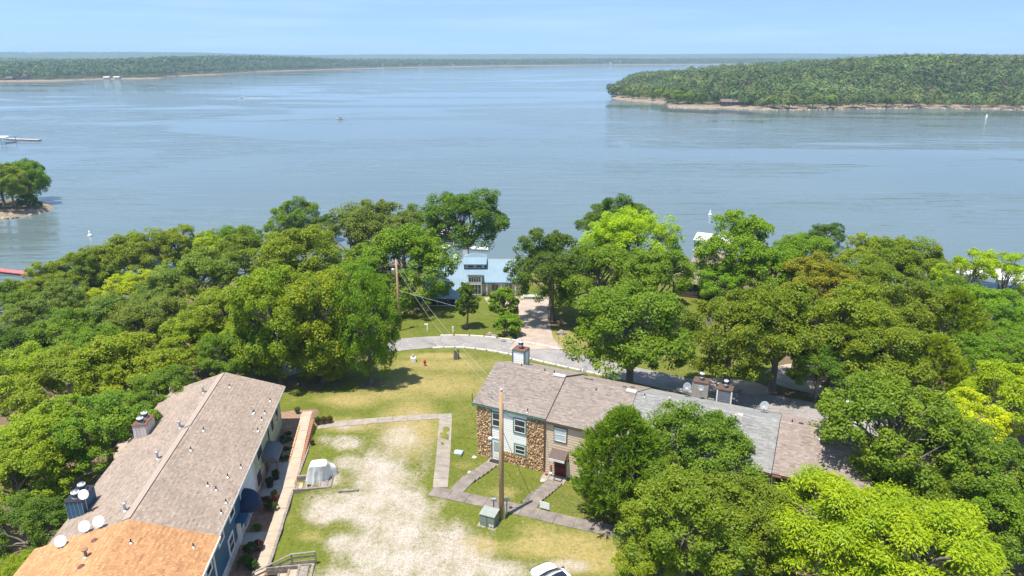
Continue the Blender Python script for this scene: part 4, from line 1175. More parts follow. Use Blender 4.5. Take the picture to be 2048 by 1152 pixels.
def dish(label, loc, face, mast=.7, r=.42, tilt=35, mat=None, mast_mat=None, group='satellite dishes on the roofs'):
    """loc = foot of the mast; face = compass heading (rad from +X) the dish looks to"""
    root = thing('satellite_dish', label, 'satellite dish', loc, face, group)
    MB().tube([(0, 0, -.12), (0, 0, mast * .7), (.04, 0, mast)], .028, 8).build('mast', mast_mat or M_GALV, root)
    a = R_(tilt); ax = Vector((math.cos(a), 0, math.sin(a))); up = Vector((-math.sin(a), 0, math.cos(a))); sd = Vector((0, 1, 0))
    c = Vector((.10, 0, mast + .06)); rows = []
    for thick in (0, 1):
        for k in range(6):
            q = k / 5; rr = r * (q if not thick else 1 - q); dep = .16 * r * ((rr / r) ** 2) - (.02 if thick else 0)
            rows.append([c + ax * dep + (sd * math.cos(6.2832 * i / 20) + up * 1.08 * math.sin(6.2832 * i / 20)) * max(rr, .004) for i in range(21)])
    MB().grid(rows).build('reflector', mat or M_DISH, root, True)
    arm = MB(); arm.tube([c - up * r * .8, c + ax * r * .85 - up * r * .45], .016, 6)
    fa = arm.build('feed_arm', M_GALV, root)
    MB().beam(c + ax * r * .80 - up * r * .45, c + ax * r * 1.02 - up * r * .42, .11, .11).build('receiver', M_WHITE, fa)
    return root
M_DISH = pm('dish_white', (.70, .70, .68), (.58, .58, .56), 3, .5)
M_DISHG = pm('dish_grey', (.26, .275, .29), (.20, .21, .225), 3, .5)

# ================================================================== RIGHT ROW OF TOWNHOUSES
EAVE, RIDGE, DEPTH = 5.4, 7.5, 9.8
def town_unit(name, label, s0, w, pal, wall_mat, dz=0.0, over=(0.0, 0.0), seed=1, group='townhouses in the right row'):
    root = thing(name, label, 'townhouse', town(s0, 0), TROT, group)
    ez, rzz = EAVE + dz, RIDGE + dz
    prof = [(0, -.4), (0, ez), (DEPTH / 2, rzz - .16), (DEPTH, ez), (DEPTH, -1.5)]
    vs = [(0, y, z) for y, z in prof] + [(w, y, z) for y, z in prof]
    n = 5
    MB().add(vs, [tuple(range(n)), tuple(range(2 * n - 1, n - 1, -1))] + [(i, n + i, n + (i + 1) % n, (i + 1) % n) for i in range(n)]).build('wall', wall_mat, root)
    x0, x1 = -over[0], w + over[1]
    f = roof_slope(root, 'roof', (x0, -.2, ez + .098), (x1 - x0, 0, 0), (0, DEPTH / 2 + .2, rzz - ez - .098), pal, seed)
    roof_slope(root, 'roof', (x0, DEPTH + .75, ez - .12), (x1 - x0, 0, 0), (0, -DEPTH / 2 - .75, rzz - ez + .12), pal, seed + 1)
    ridge_cap(root, (x0, DEPTH / 2, rzz), (x1, DEPTH / 2, rzz), pal, seed + 2)
    return root
def roof_z(t, dz=0.0):
    return (EAVE + (RIDGE - EAVE) * (t + .45) / (DEPTH / 2 + .45) if t < DEPTH / 2 else RIDGE - (RIDGE - EAVE + .12) * (t - DEPTH / 2) / (DEPTH / 2 + .75)) + dz
M_GREEN = pm('green_trim', (.085, .20, .165), (.07, .165, .14), 4, .6)
M_WSID = pm('white_siding', (.87, .84, .78), (.79, .76, .70), 1.2, .6, stretch=(.3, .3, 3))
M_BSID = pm('beige_siding', (.68, .525, .375), (.60, .46, .325), 1.0, .65, stretch=(.3, .3, 3))
M_MORT = pm('mortar', (.27, .20, .13), (.19, .14, .095), 6, .95)
M_BRNTRIM = pm('brown_trim', (.13, .075, .05), (.10, .06, .042), 4, .6)
M_REDBRN = pm('rusty_cap', (.19, .085, .058), (.11, .06, .045), 3, .85)

u1 = town_unit('townhouse', 'end townhouse with tan stone and white siding front and brown shingle roof', 0, 6.95, PAL_TAUPE, M_WSID, .12, (.35, .12), 51)
F_ = (0, -1)
siding(u1, 'siding', (1.62, 0), (3.52, 0), 1.2, 5.4, F_, M_WSID, .2)
MB().box(0, 1.6, -.012, -.002, -.4, 5.45).box(5.15, 6.93, -.012, -.002, -.4, 5.45).box(2.62, 5.15, -.012, -.002, -.4, 1.19).build('mortar_bed', M_MORT, u1)
stonework(u1, (0, -.012), (1.58, 0), -.35, 5.42, F_, 61); stonework(u1, (5.17, -.012), (1.76, 0), -.35, 5.42, F_, 62); stonework(u1, (2.64, -.012), (2.50, 0), -.35, 1.18, F_, 63)
window(u1, (2.14, -.04, 4.32), (1, 0), F_, .95, 1.42, M_WHITE, (1, 2), trim=M_GREEN, tw=.12)
window(u1, (4.50, -.04, 4.20), (1, 0), F_, 1.12, 1.36, M_WHITE, (1, 2), trim=M_GREEN, tw=.12)
window(u1, (4.54, -.04, 1.72), (1, 0), F_, 1.05, .92, M_WHITE, (1, 2), trim=M_GREEN, tw=.12)
d1 = MB().box(1.68, 2.56, -.10, -.03, .02, 2.12).build('door', M_WHITE, u1)
MB().box(1.84, 2.40, -.115, -.102, .95, 1.95).build('pane', pm('door_glass', (.42, .48, .47), (.36, .42, .42), 2, .2), d1)
MB().box(1.84, 2.40, -.115, -.102, .25, .80).build('panel', M_WSID, d1)
MB().lathe([(.03, 0), (.035, .04), (.01, .06)], 8, (2.48, -.14, 1.0)).build('handle', M_DARKM, d1)
MB().box(1.56, 1.66, -.09, -.02, 0, 2.24).box(2.58, 2.66, -.09, -.02, 0, 2.24).box(1.66, 2.58, -.09, -.02, 2.14, 2.24).build('door_frame', M_GREEN, u1)
MB().box(-.35, 7.05, -.235, -.15, 5.42, 5.54).build('fascia', M_GREEN, u1)
ch = MB().box(.25, 1.55, 7.6, 8.7, 5.6, 7.95).build('chimney', M_WSID, u1)
siding(ch, 'siding', (.25, 7.6), (1.3, 0), 5.8, 7.9, (0, -1), M_WSID, .2); siding(ch, 'siding', (.25, 7.6), (0, 1.1), 5.8, 7.9, (-1, 0), M_WSID, .2); siding(ch, 'siding', (1.55, 7.6), (0, 1.1), 5.8, 7.9, (1, 0), M_WSID, .2)
for (x, y) in ((.25, 7.6), (1.55, 7.6), (.25, 8.7), (1.55, 8.7)): MB().box(x - .07, x + .07, y - .07, y + .07, 5.6, 7.97).build('corner_trim', M_GREEN, ch)
MB().box(.19, 1.61, 7.54, 8.76, 7.985, 8.04).build('cap', M_REDBRN, ch); MB().box(.17, 1.63, 7.52, 8.78, 7.88, 7.98).build('cap_trim', M_GREEN, ch)
flue(u1, .9, 8.15, 8.05, .24, .85)
vent_pipe(u1, 5.2, .05, roof_z(.05, .12), .045, .4); 
for s_, t_ in ((2.0, 5.9), (4.6, 5.6), (5.6, 5.6)): vent_pipe(u1, s_, t_, roof_z(t_, .12), .06, .25, flash=False)
MB().box(5.9, 7.02, 4.55, 4.95, 7.58, 7.70).build('ridge_flashing', M_WHITE, u1)

u2 = town_unit('townhouse', 'beige lap-sided townhouse with a red door under a brown awning', 7.0, 6.9, PAL_TAUPE, M_BSID, -.06, (-.05, .06), 54)
siding(u2, 'siding', (.0, 0), (6.9, 0), .15, 5.32, F_, M_BSID, .26)
window(u2, (1.48, -.04, 4.30), (1, 0), F_, 1.12, 1.36, M_WHITE, (1, 2), trim=M_BRNTRIM, tw=.07, blind=2)
window(u2, (4.55, -.04, 4.30), (1, 0), F_, 1.12, 1.36, M_WHITE, (1, 2), trim=M_BRNTRIM, tw=.07, blind=2)
window(u2, (4.6, -.04, 1.5), (1, 0), F_, 1.3, 1.2, M_WHITE, (2, 1), trim=M_BRNTRIM, tw=.07, blind=2)
M_RED = pm('red_door_paint', (.34, .022, .03), (.28, .018, .025), 3, .45)
d2 = MB().box(1.08, 2.0, -.08, -.03, .04, 2.04).build('door', M_RED, u2)
gb = MB()
for i in range(8): gb.box(1.12 + i * .115, 1.145 + i * .115, -.125, -.10, .08, 2.0)
for zz in (.08, .95, 1.1, 1.97): gb.box(1.08, 2.0, -.128, -.098, zz, zz + .04)
gb.build('security_grille', M_BLACK, d2)
MB().box(.98, 1.07, -.10, -.03, 0, 2.14).box(2.01, 2.10, -.10, -.03, 0, 2.14).box(1.07, 2.01, -.10, -.03, 2.05, 2.14).build('door_frame', M_BRNTRIM, u2)
M_AWN = pm('brown_awning', (.115, .075, .06), (.09, .06, .05), 5, .6)
aw = MB().add([(.72, -.04, 2.78), (2.28, -.04, 2.78), (2.28, -1.0, 2.34), (.72, -1.0, 2.34), (.72, -.04, 2.72), (2.28, -.04, 2.72), (2.28, -1.0, 2.28), (.72, -1.0, 2.28)], [(0, 3, 2, 1), (4, 5, 6, 7), (0, 1, 5, 4), (1, 2, 6, 5), (2, 3, 7, 6), (3, 0, 4, 7)]).build('awning', M_AWN, u2)
MB().box(.74, 2.26, -1.02, -.985, 2.08, 2.30).build('valance', M_WHITE, aw)
MB().beam((.76, -.05, 2.15), (.76, -.95, 2.30), .03, .03).build('brace', M_WHITE, aw); MB().beam((2.24, -.05, 2.15), (2.24, -.95, 2.30), .03, .03).build('brace', M_WHITE, aw)
MB().box(.55, .70, -.17, -.04, .55, 1.0).box(.60, .65, -.13, -.04, .0, .55).build('electric_meter', pm('meter_rust', (.40, .19, .12), (.3, .14, .09), 5, .8), u2)
MB().lathe([(.012, 0), (.05, .02), (.06, .1), (.03, .2)], 8, (2.32, -.12, 1.75)).build('wall_lamp', M_BLACK, u2)
MB().box(-.03, 6.9, -.235, -.15, 5.22, 5.36).build('fascia', M_BRNTRIM, u2)
MB().beam((-.02, -.16, 5.2), (-.02, -.12, .1), .09, .09).build('downpipe', M_BRNTRIM, u2)
for s_, t_ in ((1.4, 7.0), (1.9, 7.0), (5.4, 6.4), (5.9, 7.4)): box_vent(u2, s_, t_, roof_z(t_, -.06), pm('brown_vent', (.10, .065, .05), None, 4, .6))
vent_pipe(u2, 3.3, 4.2, roof_z(4.2, -.06), .09, .14, M_REDBRN, flash=False)
MB().box(6.0, 6.9, 4.6, 5.05, 7.40, 7.53).build('ridge_flashing', M_WHITE, u2)

M_GSID = pm('grey_siding', (.42, .41, .39), (.36, .35, .34), 1, .65, stretch=(.3, .3, 3))
u3 = town_unit('townhouse', 'double townhouse under the long grey shingle roof behind the pine', 13.95, 12.25, PAL_GREY, M_GSID, -.14, (-.03, .0), 57)
for s_ in (1.8, 4.6, 8.0, 10.6):
    window(u3, (s_, -.02, 4.2), (1, 0), F_, 1.15, 1.36, M_WHITE, (1, 2), trim=M_BRNTRIM, tw=.07)
    window(u3, (s_, -.02, 1.5), (1, 0), F_, 1.15, 1.36, M_WHITE, (1, 2), trim=M_BRNTRIM, tw=.07)
MB().box(0, 12.25, -.235, -.15, 5.14, 5.28).build('fascia', M_BRNTRIM, u3)
for s_, t_, kind in ((.8, 4.6, 0), (3.1, 4.3, 2), (5.9, 4.5, 0), (8.8, 3.9, 2), (10.3, -.05, 0), (9.1, 4.75, 1)):
    if kind == 1: box_vent(u3, s_, t_, roof_z(t_, -.14), M_WHITE)
    else: vent_pipe(u3, s_, t_, roof_z(t_, -.14), .05 if kind == 0 else .07, .35 if kind == 0 else .6, M_BLACK if kind == 0 else pm('tan_pipe', (.45, .36, .25), None, 3, .6), cap=(kind == 2))
u4 = town_unit('townhouse', 'end townhouse with a reddish brown shingle roof half hidden by oaks', 26.25, 6.6, PAL_BROWN, pm('pale_siding', (.50, .42, .33), None, 1, .65), -.10, (.0, .35), 60)
for s_ in (.9, 2.9, 4.9):
    window(u4, (s_, -.02, 4.45), (1, 0), F_, .95, 1.0, M_BRNTRIM, (1, 2), trim=M_BRNTRIM, tw=.07)
    window(u4, (s_, -.02, 1.5), (1, 0), F_, 1.0, 1.2, M_BRNTRIM, (1, 2), trim=M_BRNTRIM, tw=.07)
MB().box(0, 6.95, -.235, -.15, 5.18, 5.32).build('fascia', M_BRNTRIM, u4); MB().box(.02, .7, -.47, -.3, 5.26, 5.36).build('rusted_flashing', M_REDBRN, u4)
vent_pipe(u4, 3.1, 3.9, roof_z(3.9, -.1), .07, .7, pm('tan_pipe', (.45, .36, .25)), cap=True); vent_pipe(u4, .9, 5.6, roof_z(5.6, -.1), .05, .25, flash=False); vent_pipe(u4, 5.4, 8.6, roof_z(8.6, -.1), .05, .3, flash=False)
box_vent(u4, 1.6, 5.5, roof_z(5.5, -.1), M_DARKM)
# chimneys standing at the back of the row
def back_chimney(parent, s_off, px0, px1, ytop, ybot, mat, corner, cap, nflue=1, t0=10.62, dpt=1.1, sides=True):
    a = at_plane(px0, ybot, town(0, t0), TN) - TO; b = at_plane(px1, ybot, town(0, t0), TN) - TO
    sa, sb = np.dot(a, TE) - s_off, np.dot(b, TE) - s_off
    zt = (at_plane((px0 + px1) / 2, ytop, town(0, t0 + .2), TN) - TO)[2]
    o = MB().box(sa, sb, t0, t0 + dpt, -1.5, zt).build('chimney', mat, parent)
    siding(o, 'siding', (sa, t0), (sb - sa, 0), 4.6, zt, (0, -1), mat, .22)
    for x in (sa, sb): MB().box(x - .06, x + .06, t0 - .06, t0 + .05, 4.4, zt + .01).build('corner_trim', corner, o)
    MB().box(sa - .05, sb + .05, t0 - .07, t0 + dpt + .05, zt + .012, zt + .10).build('cap', cap, o)
    for k in range(nflue): flue(o, sa + (sb - sa) * (.5 if nflue == 1 else (.3 + .4 * k)), t0 + dpt * .5, zt + .1, .2, .8)
    return (sa + sb) / 2, zt
M_GREYCH = pm('tan_chimney_boards', (.42, .38, .33), (.30, .27, .24), 2, .8)
M_BLUGRY = pm('blue_grey_boards', (.17, .18, .21), (.13, .14, .17), 2, .7)
back_chimney(u3, 13.95, 1384, 1414, 764, 790, M_GREYCH, M_GREYCH, M_BRNTRIM, 1)
back_chimney(u3, 13.95, 1433, 1462, 779, 800, M_BLUGRY, M_WHITE, M_BRNTRIM, 1)
ctr4, zt4 = back_chimney(u4, 26.25, 1676, 1706, 822, 842, pm('cream_boards', (.62, .56, .44), None, 2, .7), pm('cream_boards', (.62, .56, .44)), pm('cream_boards', (.62, .56, .44)), 1)
def roof_pt(px, py, t, lift=0.0, dz=0.0):
    q = at_plane(px, py, town(0, t), TN) - TO
    s = float(np.dot(q, TE)); return town(s, t, roof_z(t, dz) + lift)
fc = R_(200)
dish('small grey dish on the back eave of the beige townhouse', roof_pt(1172, 742, 10.1), R_(215), .7, .32, 30, M_DISHG)
dish('grey dish on a tall mast left of the two back chimneys', roof_pt(1373, 790, 9.6), R_(250), .9, .38, 30, M_DISHG)
dish('small dish mounted in front of the tan board chimney', roof_pt(1401, 788, 10.2), R_(250), .95, .28, 30, M_DISHG)
dish('wide shallow dish at the joint of grey and brown roofs', roof_pt(1528, 824, 9.3), R_(240), .5, .40, 40, M_DISHG)
dish('grey dish on the left side of the cream chimney', roof_pt(1674, 846, 10.1), R_(215), 1.05, .34, 20, M_DISHG)
dish('pale dish on the right side of the cream chimney', roof_pt(1706, 846, 10.2), R_(250), .8, .34, 30, M_DISH)

# ================================================================== LEFT ROW OF HOUSES
LE_Z, LR_Z = 5.15, 6.95
def left_block(name, label, y0, y1, xl, xr, pal, wall_mat, seed, dz=0.0, far_over=.0, near_over=.0):
    root = thing(name, label, 'townhouse', left(0, 0), LTH, 'houses in the left row')
    wx0, wx1 = xl + .65, xr - .65
    prof = [(wx0, -2.2), (wx0, LE_Z + dz - .05), (0, LR_Z + dz - .2), (wx1, LE_Z + dz - .0), (wx1, -.3)]
    n = 5
    ya, yb = y0 + near_over, y1 - far_over
    vs = [(x, ya, z) for x, z in prof] + [(x, yb, z) for x, z in prof]
    MB().add(vs, [tuple(range(n - 1, -1, -1)), tuple(range(n, 2 * n))] + [(i, (i + 1) % n, n + (i + 1) % n, n + i) for i in range(n)]).build('wall', wall_mat, root)
    roof_slope(root, 'roof', (xr, y0, LE_Z + dz), (0, y1 - y0, 0), (-xr, 0, LR_Z - LE_Z), pal, seed, .16, .30)
    roof_slope(root, 'roof', (xl, y0, LE_Z + dz), (0, y1 - y0, 0), (-xl, 0, LR_Z - LE_Z), pal, seed + 1, .16, .30)
    return root
M_OLIVE = pm('olive_siding', (.40, .41, .27), (.34, .35, .23), 1, .7, stretch=(.3, .3, 3))
M_LBLUE = pm('pale_blue_siding', (.62, .68, .70), (.54, .60, .63), 1, .65, stretch=(.3, .3, 3))
M_BLUE = pm('blue_siding', (.045, .125, .20), (.038, .105, .17), 1.5, .6, stretch=(.3, .3, 3))
M_BRICK = pm('painted_brick', (.46, .30, .24), (.30, .17, .13), 9, .9)
M_SAND = pm('whitewashed_stone', (.72, .68, .62), (.48, .44, .40), 5, .9, .6, 8)
lb = left_block('townhouse_row', 'long townhouse row on the left under one grey-brown shingle roof', -22.3, .35, -5.7, 5.5, PAL_LEFT, M_OLIVE, 71, far_over=.35)
XW = 4.85; E_ = (1, 0)
siding(lb, 'siding', (XW, -11.0), (0, 11.0), 1.1, 5.1, E_, M_OLIVE, .22)
siding(lb, 'siding', (XW, -15.2), (0, 4.18), .9, 5.1, E_, M_LBLUE, .22)
siding(lb, 'siding', (XW, -22.25), (0, 7.03), .9, 5.1, E_, M_BLUE, .22)
MB().box(XW + .002, XW + .06, -11.0, -.05, -.35, 1.09).build('brick_base', M_BRICK, lb)
MB().box(XW + .002, XW + .06, -22.2, -11.02, -.35, .89).build('stone_base', M_SAND, lb)
for y_ in (-11.0, -15.2): MB().box(XW + .04, XW + .09, y_ - .08, y_ + .08, .2, 5.1).build('corner_board', M_WHITE, lb)
M_DKTRIM = M_BRNTRIM
for y_, z_, w_, h_ in ((-1.9, 3.2, .9, 1.15), (-3.9, 3.2, .9, 1.15), (-8.9, 3.5, 1.5, 1.2), (-9.9, 1.5, 1.3, 1.3)):
    window(lb, (XW + .04, y_, z_), (0, 1), E_, w_, h_, M_DKTRIM, (1 if w_ < 1 else 2, 2), trim=M_WHITE, tw=.08)
window(lb, (XW + .04, -13.4, 1.55), (0, 1), E_, 1.1, 1.3, M_BLUE, (1, 2), trim=M_BLUE, tw=.14)
for y_, z_ in ((-17.6, 3.9), (-20.4, 3.9), (-18.6, 1.6)): window(lb, (XW + .04, y_, z_), (0, 1), E_, 1.1, 1.3, M_WHITE, (1, 2), trim=M_WHITE, tw=.12)
d = MB().box(XW + .03, XW + .09, -7.6, -6.7, -.02, 2.0).build('door', M_BRNTRIM, lb)
d = MB().box(XW + .03, XW + .09, -14.9, -14.0, -.02, 2.05).build('door', M_WHITE, lb)
d = MB().box(XW + .03, XW + .09, -17.0, -16.1, -.02, 2.05).build('door', M_WHITE, lb)
MB().beam((XW + .08, -5.4, 1.0), (XW + .08, -5.4, 5.0), .09, .09).build('downpipe', M_BRNTRIM, lb)
# round-backed grey awning over the olive unit's door
def curved_awning(parent, y0, y1, z, out, drop, mat, cols=10):
    rows = []
    for k in range(cols + 1):
        a = math.pi / 2 * k / cols
        rows.append([(XW + .05 + out * math.sin(a), y, z - drop * (1 - math.cos(a))) for y in np.linspace(y0, y1, 9)])
    for k in range(cols, -1, -1):
        a = math.pi / 2 * k / cols
        rows.append([(XW + .05 + (out - .04) * math.sin(a), y, z - .04 - drop * (1 - math.cos(a))) for y in np.linspace(y0, y1, 9)])
    o = MB().grid(rows).build('awning', mat, parent, True)
    for y in (y0, y1):
        MB().add([(XW + .05, y, z)] + [(XW + .05 + out * math.sin(math.pi / 2 * k / cols), y, z - drop * (1 - math.cos(math.pi / 2 * k / cols))) for k in range(cols + 1)] + [(XW + .05, y, z - drop)], [tuple(range(cols + 3))]).build('awning_end', mat, o)
    return o
curved_awning(lb, -8.4, -5.9, 2.75, 1.35, .75, pm('grey_awning', (.15, .15, .17), (.12, .12, .14), 3, .7))
MB().beam((XW + 1.3, -8.3, 2.0), (XW + 1.3, -8.3, .0), .08, .08).build('awning_post', M_BRNTRIM, lb); MB().beam((XW + 1.3, -6.0, 2.0), (XW + 1.3, -6.0, .0), .08, .08).build('awning_post', M_BRNTRIM, lb)
# quarter-dome navy awning
rows = []
for k in range(9):
    el = math.pi / 2 * k / 8; rows.append([(XW + .05 + 1.35 * math.cos(el) * math.sin(math.pi * j / 16), -14.5 - 1.15 * math.cos(el) * math.cos(math.pi * j / 16), 2.15 + 1.25 * math.sin(el)) for j in range(17)])
aw = MB().grid(rows).build('awning', pm('navy_awning', (.018, .035, .085), (.014, .028, .07), 4, .75), lb, True)
MB().grid([[(x, y, z - .0) for x, y, z in rows[0]], [(x + .0, y, z - .22) for x, y, z in rows[0]]]).build('valance', pm('navy_awning', (.018, .035, .085)), aw)
MB().box(XW + .05, XW + .8, -17.1, -15.9, 2.25, 2.33).box(XW + .72, XW + .80, -17.1, -15.9, 1.9, 2.25).build('door_canopy', M_BLUE, lb)
MB().add([(5.54, -22.25, 5.16), (5.54, .3, 5.16), (5.54, .3, 4.98), (5.54, -22.25, 4.98), (5.44, -22.25, 5.14), (5.44, .3, 5.14), (5.44, .3, 4.98), (5.44, -22.25, 4.98)], [(0, 3, 2, 1), (4, 5, 6, 7), (0, 1, 5, 4), (3, 7, 6, 2), (0, 4, 7, 3), (1, 2, 6, 5)]).build('gutter', M_WHITE, lb)
def lroof_z(x, dz=0.0): return LR_Z - (LR_Z - LE_Z) * (x / 5.5 if x > 0 else -x / 5.7) + dz
for y0, y1, x0 in ((-9.9, .2, -.62), (-22.1, -10.3, -.62)):
    MB().add([(x0, y0, lroof_z(x0) + .07), (-.02, y0, LR_Z + .10), (-.02, y1, LR_Z + .10), (x0, y1, lroof_z(x0) + .07), (x0, y0, lroof_z(x0) - .02), (-.02, y0, LR_Z - .1), (-.02, y1, LR_Z - .1), (x0, y1, lroof_z(x0) - .02)], [(0, 1, 2, 3), (0, 4, 5, 1), (1, 5, 6, 2), (2, 6, 7, 3), (3, 7, 4, 0)]).build('ridge_vent', pm('ridge_vent_brown', (.36, .285, .235), (.32, .25, .205), 5, .9), lb)
for x_, y_ in ((1.1, -2.3), (1.1, -10.25), (1.05, -13.3), (4.85, -3.2), (4.0, -6.0), (4.05, -5.8), (4.88, -5.5), (4.88, -6.7), (4.98, -8.6), (4.97, -14.2), (4.4, -15.75), (3.4, -17.2), (4.05, -17.5), (5.05, -18.7), (5.05, -19.9)):
    vent_pipe(lb, x_, y_, lroof_z(x_), .05, .34)
for x_, y_ in ((-1.05, -3.2), (-1.0, -9.6), (-1.15, -14.2), (-.9, -20.8)): vent_pipe(lb, x_, y_, lroof_z(x_), .085, .55, M_GALV, cap=True)
def left_chimney(parent, x, y, w, dpt, h, mats, nflue):
    z0 = lroof_z(x) - .5
    o = MB().box(x - w / 2, x + w / 2, y - dpt / 2, y + dpt / 2, z0, z0 + .5 + h).build('chimney', mats[0], parent)
    b = MB(); k = 6
    for i in range(k):
        yy = y - dpt / 2 + dpt * (i + .5) / k; b.box(x + w / 2, x + w / 2 + .025, yy - dpt / k * .42, yy + dpt / k * .42, z0, z0 + .49 + h)
    for i in range(4):
        xx = x - w / 2 + w * (i + .5) / 4; b.box(xx - w / 4 * .42, xx + w / 4 * .42, y - dpt / 2 - .025, y - dpt / 2, z0, z0 + .49 + h)
    b.build('boards', mats[1], o)
    MB().box(x - w / 2 - .06, x + w / 2 + .06, y - dpt / 2 - .06, y + dpt / 2 + .06, z0 + .505 + h, z0 + .57 + h).build('cap', mats[2], o)
    for i in range(nflue): flue(o, x, y - dpt * .25 + dpt * .5 * i, z0 + .57 + h, .24, .55, 3)
    return z0 + .57 + h
M_PINKW = pm('weathered_white_boards', (.66, .58, .54), (.50, .42, .38), 3, .8, stretch=(2, 2, .4))
left_chimney(lb, -4.6, -8.0, 1.1, 1.8, 1.15, (M_PINKW, M_PINKW, M_REDBRN), 2)
zc = left_chimney(lb, -5.0, -18.4, 1.1, 1.9, 1.25, (M_WHITE, M_BLUE, M_DARKM), 2)
dish('white dish fixed to the blue-boarded chimney of the left row', left(-4.3, -19.1, lroof_z(-4.3)), LTH - R_(75), 1.45, .34, 28)
# orange-roofed house
lo = left_block('townhouse', 'blue-sided house at the bottom left under a bright orange shingle roof', -36, -22.33, -6.3, 5.6, PAL_ORANGE, M_BLUE, 75, .06, near_over=.4)
siding(lo, 'siding', (4.95, -36), (0, 13.6), .9, 5.15, E_, M_BLUE, .22)
MB().box(4.952, 5.01, -35.9, -22.4, -.35, .89).build('stone_base', M_SAND, lo)
for y_, z_ in ((-23.6, 3.9), (-26.2, 3.9), (-29, 3.9), (-24.6, 1.6), (-28, 1.6)): window(lo, (4.99, y_, z_), (0, 1), E_, 1.1, 1.3, M_WHITE, (1, 2), trim=M_WHITE, tw=.14)
MB().box(4.98, 5.04, -26.6, -25.7, 0, 2.05).build('door', M_WHITE, lo)
MB().box(5.58, 5.68, -36, -22.36, 5.02, 5.22).build('gutter', M_WHITE, lo)
for y_ in (-22.5, -31): MB().box(4.99, 5.05, y_ - .1, y_ + .1, .2, 5.1).build('corner_board', M_WHITE, lo)
ridge_cap(lo, (0, -36, LR_Z + .06), (0, -22.33, LR_Z + .06), PAL_ORANGE, 78)
vent_pipe(lo, -1.5, -25.2, lroof_z(-1.5, .06), .09, .5, pm('rust_pipe', (.30, .17, .11), None, 3, .7), cap=True)
vent_pipe(lo, .9, -24.4, lroof_z(.9, .06), .05, .34); vent_pipe(lo, 4.4, -23.8, lroof_z(4.4, .06), .05, .34)
for x_, y_ in ((-1.7, -23.6), (-1.3, -26.2)): MB().lathe([(.24, -.05), (.24, .05), (.12, .16), (.02, .18)], 12, (x_, y_, lroof_z(x_, .06))).build('roof_vent', pm('maroon_vent', (.16, .06, .055), None, 4, .6), lo)
for (x_, y_, lab) in ((-4.2, -22.9, 'lowest white dish on the edge of the orange roof'), (-3.05, -22.0, 'middle of the three white dishes by the orange roof, left of its twin'), (-2.1, -22.0, 'rightmost of the three white dishes at the orange roof')):
    dish(lab, left(x_, y_, lroof_z(x_)), LTH - R_(68), .5, .36, 38)

# ------------------------------------------------------------------ sunken walk of the left row
M_WALK = pm('warm_concrete', (.45, .355, .265), (.36, .285, .215), 1.2, .9, .2, 14)
slab_path('sidewalk', 'warm concrete walk along the front of the left row', [left(7.25, -36), left(7.25, -9.6), left(7.0, .2), left(6.9, 2.6)], 1.05, 1.5, M_WALK, .05)
M_PATIO = pm('patio_concrete', (.42, .385, .35), (.34, .31, .28), .8, .9, .2, 12)
def patio(label, y0, y1, n):
    root = tag(link('patio', MB().add([(0, 0, 0)], []).mesh('patio', M_PATIO)), label, kind='structure')
    for i in range(n):
        a, b = y0 + (y1 - y0) * i / n + .012, y0 + (y1 - y0) * (i + 1) / n - .012
        q = [left(4.95, a), left(6.68, a), left(6.68, b), left(4.95, b)]
        MB().add([(p_[0], p_[1], Tz(p_[0], p_[1]) - .1) for p_ in q] + [(p_[0], p_[1], Tz(p_[0], p_[1]) + .055) for p_ in q], [(0, 3, 2, 1), (4, 5, 6, 7), (0, 1, 5, 4), (1, 2, 6, 5), (2, 3, 7, 6), (3, 0, 4, 7)]).build('slab', M_PATIO, root)
patio('grey concrete porch slab under the grey awning', -10.6, -6.0, 3)
patio('small concrete porch slab beside the white-trimmed door', -16.9, -15.4, 1)
patio('concrete porch slab at the orange-roofed house', -22.5, -20.6, 2)
# railroad-tie retaining wall
rt = thing('retaining_wall', 'railroad tie retaining wall between the left walk and the court', 'retaining wall', left(7.98, 0), LTH)
def tie(parent, a, b, w=.22, h=.22, mat=M_TIMBER, name='timber'):
    return MB().beam(a, b, w * random.uniform(.92, 1.05), h * random.uniform(.92, 1.05)).build(name, mat, parent, bevel=.012)
for (y0, y1) in ((-36, -22.7), (-20.8, -11.3), (-8.9, -1.5)):
    m = int(round((y1 - y0) / 2.4))
    for i in range(m):
        a, b = y0 + (y1 - y0) * i / m + .01, y0 + (y1 - y0) * (i + 1) / m - .01
        p0, p1 = left(8.35, a), left(8.35, b)
        zt0, zt1 = Tz(p0[0], p0[1]) + .03 - LO[2], Tz(p1[0], p1[1]) + .03 - LO[2]
        nl = max(1, int(min(6, (max(zt0, zt1) - 0) / .23)))
        for k in range(nl):
            j = random.uniform(-.03, .03)
            tie(rt, (j, a, zt0 - k * .225), (j + random.uniform(-.03, .03), b, zt1 - k * .225))
# brick edging on the far part of the walk
M_BRICKS = pm('red_brick', (.44, .19, .11), (.34, .14, .08), 3, .9, .3, 12)
be = thing('brick_edging', 'row of red edging bricks along the right side of the left walk', 'edging', left(7.86, -9), LTH)
brk = MB().box(-.10, .10, -.11, .11, -.08, .10).mesh('brick', M_BRICKS)
for i in range(34):
    y_ = -8.8 + i * .27; q = left(7.86, y_)
    link('brick', brk, be, (0, y_ + 9, Tz(*left(7.5, y_)[:2]) - LO[2] + .10), (0, 0, random.uniform(-.05, .05)))
